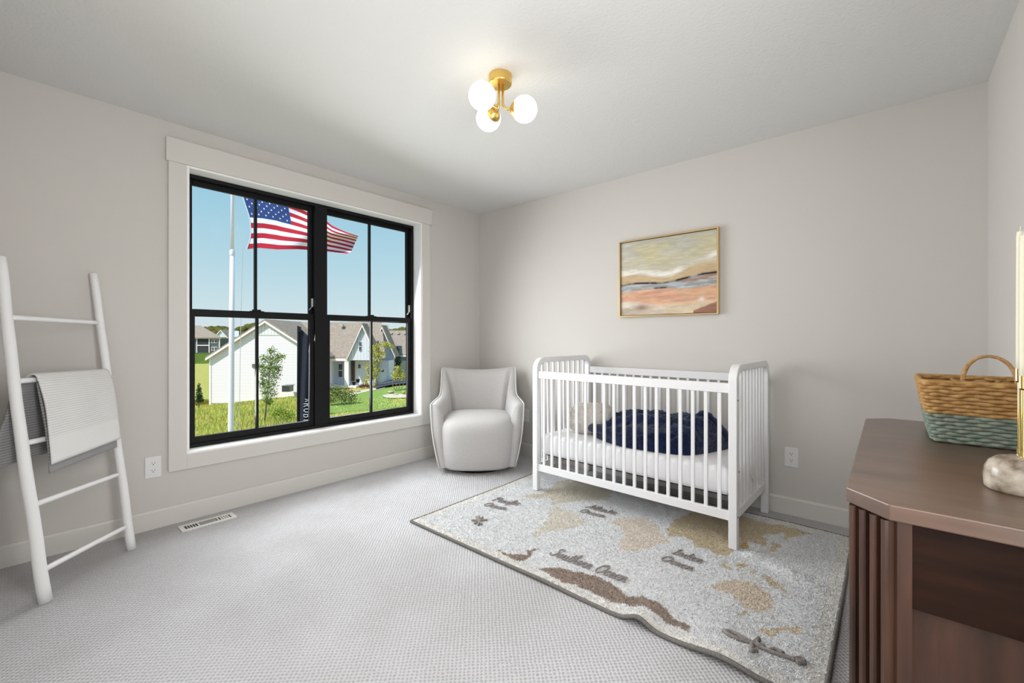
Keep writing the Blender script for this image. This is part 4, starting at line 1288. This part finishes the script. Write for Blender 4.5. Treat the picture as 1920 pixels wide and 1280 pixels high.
rect('porch_floor', WTRIM, 606, 668, 723, 727, D2 - .1, 1.8, h1)
pw = rect('porch_window', WTRIM, 634, 642.5, 681, 708, D2 + 1.5, .12, h1)
rect('pane', DKGLASS, 634.8, 641.6, 682.3, 693.4, D2 + 1.47, .05, pw)
rect('pane', DKGLASS, 634.8, 641.6, 695, 706.8, D2 + 1.47, .05, pw)
dr = rect('front_door', DOORW, 658, 665, 676.5, 714, D2 + .82, .1, h1)
rect('door_light', DKGLASS, 659.5, 663.5, 679, 686, D2 + .78, .05, dr)
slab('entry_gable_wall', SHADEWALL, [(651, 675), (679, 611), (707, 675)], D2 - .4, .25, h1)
gable_roof((679, 608.5), (648, 676), (711, 676), D2 - .4, 1.3, SHINGLE, h1, .3)
gw = rect('gable_window', WTRIM, 672.4, 677.2, 640, 657.5, D2 - .48, .1, h1)
rect('pane', DKGLASS, 673, 676.7, 641, 648, D2 - .52, .05, gw); rect('pane', DKGLASS, 673, 676.7, 649.8, 656.6, D2 - .52, .05, gw)
rect('side_light', DKGLASS, 671.5, 675.5, 683, 690, D2 + .8, .1, h1)
# garage wing behind, with its own gable
D3 = 48.0
eave_roof('garage_roof', 690, 738, 611, 668, D3, 4, SHINGLE, h1, 682, 728)
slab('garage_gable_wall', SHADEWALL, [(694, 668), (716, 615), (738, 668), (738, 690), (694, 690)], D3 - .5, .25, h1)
gable_roof((716, 612), (691, 669), (741, 669), D3 - .5, 1.5, SHINGLE, h1, .3)
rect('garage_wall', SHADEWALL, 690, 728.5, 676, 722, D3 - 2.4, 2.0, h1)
gd = rect('garage_door', mat('pale_garage_door', (226, 232, 240), .5), 698, 725, 690, 719, D3 - 2.45, .08, h1)
for x in (701, 708, 715): rect('door_light', DKGLASS, x, x + 4.6, 693, 697, D3 - 2.48, .05, gd)
for x, y in ((640, 609.8),):
    rect('roof_vent', mat('roof_vent', (196, 190, 182), .6), x - 3, x + 2.5, y - 1.8, y + 1.6, D2 + 3.3, .5, h1)
# neighbour on the right
D4 = 52.0
h2 = thing('low_roofed_house', WP(U(748, D4), D4 + 3, -3.4), 'cream sided house with a long low brown roof at the right of the view', 'house')
eave_roof('roof', 733, 800, 621.5, 666, D4, 5, SHINGLE2, h2, 720, 800)
rect('fascia', WTRIM, 733, 800, 666, 668.5, D4 - .1, .1, h2)
CREAMS = mat('cream_lap_siding', (226, 224, 216), .7); add_courses(CREAMS, .2, (190, 190, 186))
rect('wall', mat('blue_grey_siding', (150, 160, 174), .7), 728, 800, 668, 676, D4 + .5, .2, h2)
rect('wall', CREAMS, 729, 800, 676, 704, D4 + .4, .2, h2)
for x in (732.5, 746, 758.5):
    rect('roof_vent', MATS['roof_vent'], x - 2, x + 2, 623.2, 626, D4 + 3.9, .4, h2)
patch('driveway', mat('dark_asphalt', (92, 92, 100), .9, var=(8, (76, 76, 84))), [(704, 722), (727, 711), (775, 708), (775, 716), (735, 720), (704, 727)], .25, 'dark asphalt driveway before the garage', 'driveway')

# far houses on the left
def far_house(name, label, D, wall, roof, wpts, rpts, deep):
    t = thing(name, at((wpts[0] + wpts[1]) / 2, wpts[3], D), label, 'house')
    rect('wall', wall, wpts[0], wpts[1], wpts[2], wpts[3], D, deep, t)
    return t
D5 = 95.0
GREYW = mat('charcoal_siding', (92, 98, 108), .7); add_courses(GREYW, .3, (78, 84, 94))
f1 = far_house('grey_lake_house', 'dark grey two storey house with hip roof and porches far left', D5, GREYW, SHINGLE2, (340, 411, 634, 661), None, 6)
A_, B_, C_, E_ = at(376, 612.5, D5 + 3), at(338, 634.5, D5 - .6), at(414.5, 634.5, D5 - .6), at(352, 612.5, D5 + 3)
MB().prism([E_, A_, C_, B_], (0, 0, .3)).build('hip_roof', SHINGLE2, f1)
MB().prism([A_, C_, at(411, 633, D5 + 7)], (0, 0, .3)).build('hip_roof', SHINGLE2, f1)
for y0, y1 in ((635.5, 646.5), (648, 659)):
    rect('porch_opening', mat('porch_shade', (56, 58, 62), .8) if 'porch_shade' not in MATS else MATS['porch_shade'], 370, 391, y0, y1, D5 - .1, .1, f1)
for x in (368.3, 391.3, 410.3): rect('porch_post', WTRIM, x, x + 1.2, 634.5, 661, D5 - .2, .2, f1)
rect('porch_rail', WTRIM, 369, 392, 646.5, 648, D5 - .2, .2, f1)
for x0, x1, y0, y1 in ((396, 401, 636, 643), (402, 407.5, 636, 643), (396.5, 401, 650, 657.5), (402, 407, 650, 657.5)):
    wf = rect('window', WTRIM, x0, x1, y0, y1, D5 - .12, .12, f1)
    rect('pane', DKGLASS, x0 + .7, x1 - .7, y0 + .8, y1 - .8, D5 - .16, .05, wf)
D6 = 120.0
f2 = far_house('white_gabled_far_house', 'white gabled house behind the far grey house', D6, WTRIM, SHINGLE2, (411, 437, 633, 652), None, 6)
slab('gable_wall', mat('blue_white_siding', (206, 214, 226), .7), [(402, 632), (413.5, 620), (425, 632)], D6 - .4, .3, f2)
gable_roof((413.5, 618.5), (399, 634), (428, 634), D6 - .4, 6, SHINGLE2, f2, .3)
eave_roof('roof', 410, 448, 621, 632, D6 + 1, 4, mat('pale_roof', (196, 200, 210), .8), f2)
for x0, x1 in ((417, 422), (427, 432)): rect('window', DKGLASS, x0, x1, 634, 639, D6 - .1, .1, f2)
rect('deck_rail', MATS['dark_metal'], 411, 424, 645, 649, D6 - .2, .1, f2)
patch('far_lawn', LAWN, [(345, 663), (412, 662), (396, 674), (392, 681), (345, 682)], .3, 'bright green lawn in front of the dark grey house', 'lawn')

# wooded skyline: uncountable crowns
def skyline(name, pxs, tops, D, label):
    mb = MB()
    for x in np.arange(pxs[0], pxs[1], 1.6):
        tp = np.interp(x, [p[0] for p in tops], [p[1] for p in tops]) + random.uniform(-1.2, 1.8)
        c = at(x + random.uniform(-.5, .5), tp, D + random.uniform(-6, 6)); r = random.uniform(1.0, 2.0)
        c.z -= r
        for k in range(4):
            mb.sphere(c + Vector((random.uniform(-1, 1), random.uniform(-1, 1), -k * 1.6)), r * random.uniform(.8, 1.3), 5, 7)
    o = mb.build(name, mat(name + '_leaf', (84, 96, 52), .95, spec=.03, var=(.5, (126, 110, 62), 4), bump=(3, 1, .5)), None, smooth=True, weld=False)
    tag(o, label, 'trees', kind='stuff')
skyline('left_wood', (340, 482), [(340, 608), (366, 610), (380, 613), (400, 612), (420, 614), (440, 615), (455, 612), (475, 606)], 190, 'wooded ridge behind the houses at the left of the view')
skyline('right_wood', (722, 790), [(722, 620), (740, 618), (756, 615), (775, 611)], 150, 'wooded ridge above the low roofed house on the right')

# ------------------------------------------------------------------ flagpole, flag, banner
POLE = mat('white_flagpole_paint', (238, 230, 238), .35, spec=.4)
DP = 14.0
pz0 = ground_z(U(436, DP), DP)
fp = thing('flagpole', at(436, 900, DP) * 1, 'tall white flagpole standing outside the window', 'flagpole')
def pole_pt(y): return at(np.interp(y, [200, 480, 800, 900], [436.5, 435.3, 433.2, 432.5]), y, DP)
base_pt = pole_pt(900); base_pt.z = pz0
MB().tube([base_pt, pole_pt(800), pole_pt(640), pole_pt(477)], [.095, .088, .078, .066], 16).build('lower_shaft', POLE, fp, smooth=True)
MB().tube([pole_pt(477), pole_pt(350), pole_pt(180)], [.052, .047, .040], 16).build('upper_shaft', POLE, fp, smooth=True)
MB().tube([pole_pt(480), pole_pt(478), pole_pt(470), pole_pt(468)], [.066, .074, .074, .052], 16).build('joint_collar', POLE, fp, smooth=True)
MB().sphere(pole_pt(176), .09, 8, 12).build('finial', BRASS, fp, smooth=True)
ROPEM = mat('halyard_rope', (196, 196, 200), .8)
MB().tube([at(438, 190, DP), at(440, 385, DP), at(455, 465, DP - .3), at(452.5, 560, DP - .3), at(450, 700, DP - .2), at(448, 830, DP - .2)], .008, 6).build('halyard', ROPEM, fp)
DF = 13.6
flag = thing('national_flag', at(462, 467, DF), 'american stars and stripes flag flying from the flagpole', 'flag')
def FS(s, t):
    """flag surface: s along the fly, t down the hoist"""
    hoist = np.interp(t, [0, .3, .55, .8, 1], [447, 458, 469, 471, 463])
    fly = np.interp(t, [0, .35, .72, .85, 1], [672, 668, 661, 659, 651])
    x = hoist + (fly - hoist) * s
    top = np.interp(s, [0, .25, .57, .78, 1], [338, 352, 386, 421, 441])
    bot = np.interp(s, [0, .12, .3, .5, .75, 1], [467, 464.5, 467.5, 467, 470, 475.5])
    y = top + (bot - top) * t
    # the upper fly gathers into soft folds
    y += 3.5 * s * (1 - t) * math.sin(9 * s + 5 * t)
    d = DF + .28 * math.sin(7 * s + 2.2 * t) * s ** .7 + .35 * s * (1 - t) * math.sin(11 * s + 7 * t) - .25 * s
    return at(x, y, d)
FRED = mat('flag_red_cloth', (178, 44, 60), .85, spec=.1); FWHT = mat('flag_white_cloth', (226, 228, 238), .85, spec=.1); FBLU = mat('flag_blue_cloth', (52, 74, 128), .85, spec=.1)
for mm in (FRED, FWHT, FBLU):                               # thin cloth lets the sun through
    mm.node_tree.nodes['Principled BSDF'].inputs['Subsurface Weight'].default_value = 0
for k in range(13):
    s0 = .40 if k < 7 else 0
    n = 40
    rows = [[FS(s0 + (1 - s0) * i / n, (k + j / 4) / 13) for j in range(5)] for i in range(n + 1)]
    o = MB().grid(rows).build('stripe', FRED if k % 2 == 0 else FWHT, flag, smooth=True)
rows = [[FS(.40 * i / 24, 7 / 13 * j / 20) for j in range(21)] for i in range(25)]
can = MB().grid(rows).build('canton', FBLU, flag, smooth=True)
mb = MB()
for r_ in range(9):
    for c_ in range(6 if r_ % 2 == 0 else 5):
        s_c = .40 * ((c_ * 2 + (1 if r_ % 2 == 0 else 2)) / 12); t_c = 7 / 13 * (r_ + 1) / 10
        vs = []
        for i in range(10):
            rr = .021 if i % 2 == 0 else .0082
            th = PI / 2 + PI * i / 5
            vs.append(FS(s_c + rr * .40 / .54 * .62 * math.cos(th), t_c - rr * math.sin(th)) - FW * .02)
        vs.append(FS(s_c, t_c) - FW * .02)
        mb.add(vs, [(i, (i + 1) % 10, 10) for i in range(10)])
o = mb.build('stars', FWHT, can, weld=False); o['kind'] = 'stuff'
MB().tube([FS(0, t / 12) for t in range(13)], .014, 6).build('heading', FWHT, flag)

DB = 9.0
BANN = mat('black_banner_cloth', (44, 46, 56), .8, spec=.15)
ban = thing('feather_banner', at(560, 795, DB), 'tall black feather banner with white lettering beside the window mullion', 'banner')
rows = []
for i in range(41):
    v = i / 40
    yl, yr = 612 + (860 - 612) * v, 634 + (860 - 634) * v
    row = []
    for j in range(15):
        u = j / 14
        x = 559.3 - 1.2 * v + u * (32 - 1 * v)
        y = (yl + (yr - yl) * min(1, u * 1.35))
        row.append(at(x, y, DB + .07 * math.sin(u * 9 + v * 2.5) * (.4 + u) + .12 * u))
    rows.append(row)
o = MB().grid(rows).build('cloth', BANN, ban, smooth=True); s = o.modifiers.new('thickness', 'SOLIDIFY'); s.thickness = .004
gp = at(558.5, 900, DB); gp.z = ground_z(U(558, DB), DB) - .0
MB().tube([gp, at(558.2, 760, DB), at(558.8, 611, DB)], .018, 8).build('pole', MATS['dark_metal'], ban, smooth=True)
MB().prism([at(558.6, 611.5, DB - .02), at(563.5, 613, DB - .02), at(563, 622, DB - .02), at(559, 621, DB - .02)], FW * .03).build('top_sleeve', MATS['dark_metal'], ban)
# lettering reads downwards; drawn as strokes in letter space (x along the word, y up = to the right)
LET = {'<': [[(.2, .2), (.5, .75), (.8, .2)]],
       'R': [[(.1, 0), (.1, 1), (.6, 1), (.75, .78), (.6, .52), (.1, .5)], [(.4, .5), (.8, 0)]],
       'O': [[(.5, 0), (.15, .2), (.1, .5), (.2, .85), (.5, 1), (.8, .85), (.9, .5), (.85, .2), (.5, 0)]],
       'B': [[(.1, 0), (.1, 1), (.6, 1), (.72, .78), (.6, .53), (.1, .53)], [(.6, .53), (.8, .28), (.6, 0), (.1, 0)]],
       'E': [[(.75, 0), (.1, 0), (.1, 1), (.75, 1)], [(.1, .52), (.6, .52)]]}
mb = MB()
for k, ch in enumerate('<ROBE'):
    y0 = (746.5, 756, 765.5, 776, 786.5)[k]
    for st_ in LET[ch]:
        q = [at(569.5 + yy * 14, y0 + xx * 7.6, DB - .06) for xx, yy in st_]
        mb.tube(q, .0065, 6)
mb.build('lettering', mat('white_print', (206, 208, 216), .7), ban)

# ------------------------------------------------------------------ trees and shrubs
BARK = mat('young_bark', (140, 128, 112), .9)
def leafy(name, label, cat, base_px, D, trunk_top, blobs, cols, n, leaf, trunk_r, group=None, stems=1, to_ground=True, parts=True):
    bx = at(base_px[0], base_px[1], D)
    if to_ground: bx.z = ground_z((bx - CAM).dot(RT), D)
    t = thing(name, bx, label, cat, group)
    for s in range(stems):
        off = RT * ((s - (stems - 1) / 2) * .28)
        tp = at(trunk_top[0], trunk_top[1], D) + off * 1.6
        MB().tube([bx + off * .35, bx.lerp(tp, .35) + off * .5, bx.lerp(tp, .7) + RT * .03, tp], [trunk_r, trunk_r * .85, trunk_r * .6, trunk_r * .25], 7).build('trunk', BARK, t, smooth=True)
    br = MB()
    for (x, y, rx_, ry_) in blobs:
        c = at(x, y, D); st_ = bx.lerp(at(trunk_top[0], trunk_top[1], D), min(.95, max(.25, (base_px[1] - y) / (base_px[1] - trunk_top[1]) - .12)))
        br.tube([st_, st_.lerp(c, .5) + Vector((0, 0, .08)), c], [trunk_r * .35, trunk_r * .25, trunk_r * .12], 5)
    br.build('branches', BARK, t)
    vs = np.zeros((n, 3, 3), dtype=np.float32); cl = np.zeros((n, 3), dtype=np.float32)
    wts = [b[2] * b[3] for b in blobs]
    for i in range(n):
        x, y, rx_, ry_ = random.choices(blobs, wts)[0]
        c = at(x, y, D); k = D / FPX
        while True:
            p = Vector((random.gauss(0, .55), random.gauss(0, .55), random.gauss(0, .55)))
            if p.length <= 1.6: break
        p = c + RT * (p.x * rx_ * k) + FW * (p.y * rx_ * k) + Vector((0, 0, p.z * ry_ * k))
        a = Vector((random.gauss(0, 1), random.gauss(0, 1), random.gauss(0, 1))).normalized() * leaf * random.uniform(.6, 1.3)
        b = a.orthogonal().normalized() * leaf * random.uniform(.35, .6)
        vs[i] = [p - b, p + b, p + a]
        cl[i] = np.array(lin(random.choice(cols))) * random.uniform(.7, 1.25)
    me = tri_mesh('foliage', vs.reshape(-1, 3), n); set_dye(me, np.repeat(np.clip(cl, 0, 1), 3, axis=0))
    o = link('foliage', me, MATS.get('leaf') or attr_mat('leaf', .6), t); o['kind'] = 'stuff'
    return t
GREENS = [(124, 150, 72), (98, 130, 58), (148, 164, 88), (160, 166, 104), (80, 110, 52)]
leafy('young_maple', 'slim young green tree staked in the meadow before the white gable', 'tree', (496, 806), 24.0, (508, 655),
      [(510, 658, 7, 7), (525, 668, 9, 5), (497, 672, 9, 7), (515, 675, 12, 8), (490, 688, 6, 8), (505, 690, 14, 9), (520, 692, 8, 9), (496, 703, 9, 8), (515, 705, 9, 8), (492, 718, 6, 8), (505, 722, 13, 10), (497, 735, 8, 8), (510, 740, 9, 10), (500, 750, 9, 7), (505, 757, 6, 4)], GREENS, 2400, .080, .045)
YEL = [(176, 176, 60), (196, 186, 70), (150, 160, 56), (186, 170, 60)]
leafy('river_birch', 'yellowing young tree by the porch entry', 'tree', (702, 728), 40.0, (706, 650),
      [(706, 650, 9, 7), (722, 646, 12, 5), (700, 662, 8, 9), (712, 664, 12, 8), (704, 678, 10, 9), (692, 690, 7, 8), (704, 694, 9, 9), (690, 706, 5, 8), (702, 708, 6, 8), (686, 716, 4, 6), (735, 650, 6, 4)], YEL, 1500, .115, .05, stems=2)
leafy('lawn_birch', 'small pale multi-stemmed tree in the gravel ring on the lawn', 'tree', (746, 739), 36.0, (746, 700),
      [(745, 698, 9, 6), (740, 706, 8, 5), (752, 706, 8, 6), (747, 690, 6, 5), (758, 702, 5, 5)], [(186, 180, 96), (170, 166, 80), (196, 186, 110)], 700, .10, .03, stems=4)
DKG = [(62, 84, 52), (48, 70, 44), (78, 98, 62)]
leafy('columnar_spruce', 'dark narrow evergreen before the cream house', 'tree', (746, 706), 50.0, (745.5, 652), [(745.5, 657, 1.5, 5), (746, 667, 3, 7), (746.5, 680, 4, 9), (746.5, 694, 4.5, 9)], DKG, 420, .2, .06)
leafy('dwarf_spruce', 'small dark conical evergreen left of the white house', 'tree', (373, 758), 36.0, (372.5, 718), [(372.5, 723, 1.5, 4), (373, 731, 3, 6), (373.5, 741, 4.5, 7), (374, 750, 5, 6)], DKG, 420, .13, .05)
leafy('willow_shrub', 'large grey-green shrub at the lower left of the right window', 'shrub', (640, 756), 30.0, (640, 735), [(628, 735, 14, 12), (642, 739, 17, 13), (656, 745, 13, 9), (622, 746, 10, 11)], [(136, 146, 70), (104, 120, 70), (156, 152, 84), (120, 136, 90)], 1900, .09, .03)
leafy('meadow_shrub', 'leafy green shrub in the meadow right of the young tree', 'shrub', (530, 790), 22.0, (530, 770), [(525, 772, 13, 11), (542, 778, 13, 10), (515, 780, 8, 8)], [(110, 150, 56), (134, 160, 64), (160, 164, 70)], 700, .07, .02)
leafy('red_barberry', 'low dark red shrub beside the porch bed', 'shrub', (683, 727), 41.5, (683, 721), [(678, 723, 5, 3.5), (686, 722, 6, 4), (693, 724, 4, 3)], [(110, 58, 52), (130, 74, 60), (92, 60, 50)], 260, .11, .03)
leafy('goldenrod', 'yellow goldenrod clump at the corner of the white house', 'shrub', (391, 774), 33.0, (391, 768), [(390, 770, 6, 3), (386, 773, 5, 3)], [(206, 186, 40), (190, 170, 50)], 260, .08, .02)
leafy('gold_cypress', 'round yellow-green shrub in the bed by the driveway', 'shrub', (707, 728), 40.5, (707, 724), [(707, 725, 4, 3)], [(160, 160, 60), (140, 150, 56)], 160, .1, .02)
# boulders in the beds
def boulder(px, py, D, rx_, ry_, col, label):
    D = 14.0
    for _ in range(900):                       # where the sight line meets the ground
        c = at(px, py + ry_ * .6, D)
        if c.z <= ground_z((c - CAM).dot(RT), D) + .10: break
        D += .06
    k = D / FPX; c.z += ry_ * k * .5
    mb = MB().sphere((0, 0, 0), 1, 7, 10)
    pts = []
    for v in mb.v:
        v = Vector(v); f = 1 + .22 * noise.noise(v * 1.7 + Vector((px, py, 0)))
        pts.append(c + RT * (v.x * rx_ * k * f) + FW * (v.y * rx_ * k * f) + Vector((0, 0, v.z * ry_ * k * f)))
    mb.v = [tuple(p) for p in pts]
    nm = 'boulder_%d_%d_%d' % col
    tag(mb.build('boulder', MATS.get(nm) or mat(nm, col, .9, var=(3, tuple(int(q * .8) for q in col)))), label, 'rock', 'boulders in the planting beds')
boulder(657, 732, 41, 4.5, 3.2, (214, 160, 104), 'orange boulder at the left end of the porch bed')
boulder(670, 733, 41, 6, 3, (206, 186, 150), 'broad tan boulder in the middle of the porch bed')
boulder(733, 734, 35.5, 6, 2.6, (210, 198, 150), 'long pale yellow boulder left of the lawn tree')
boulder(742, 739, 35, 5, 2.4, (206, 200, 170), 'pale grey boulder at the foot of the lawn tree')
boulder(757, 735, 36, 4, 3, (200, 184, 120), 'pale rounded boulder at the right edge of the gravel ring')
# porch pots and the condenser unit
for px, py, lab in ((663.5, 717, 'dark green planter pot beside the front door'), (671, 712, 'small dark pot on the porch right of the door')):
    c = at(px, py + 5, 43.3); k = 43.3 / FPX
    tag(MB().lathe([(0, 0), (2.4 * k, 0), (3.6 * k, 5 * k), (4 * k, 6.4 * k), (3.4 * k, 6.4 * k), (3.2 * k, 5.6 * k), (0, 5.6 * k)], c, 14).build('planter_pot', MATS['dark_metal'], None, smooth=False), lab, 'pot', 'porch pots')
ac = thing('air_conditioner', at(534, 735, 40.6), 'grey outdoor condenser unit beside the white gable wall', 'air conditioner')
ACM = mat('condenser_grey', (120, 120, 118), .6)
MB().prism([at(528, 723.5, 40.6), at(542.5, 723.5, 40.6), at(542.5, 734.5, 40.6), at(528, 734.5, 40.6)], FW * .8).build('cabinet', ACM, ac, bevel=.03)
for k in range(5): rect('louver', mat('condenser_dark', (84, 84, 84), .6) if 'condenser_dark' not in MATS else MATS['condenser_dark'], 528.6, 542, 725.2 + k * 1.9, 726.1 + k * 1.9, 40.56, .05, ac)
MB().prism([at(527.5, 722.6, 40.5), at(543, 722.6, 40.5), at(543, 723.6, 40.5), at(527.5, 723.6, 40.5)], FW * 1.0).build('lid', ACM, ac)
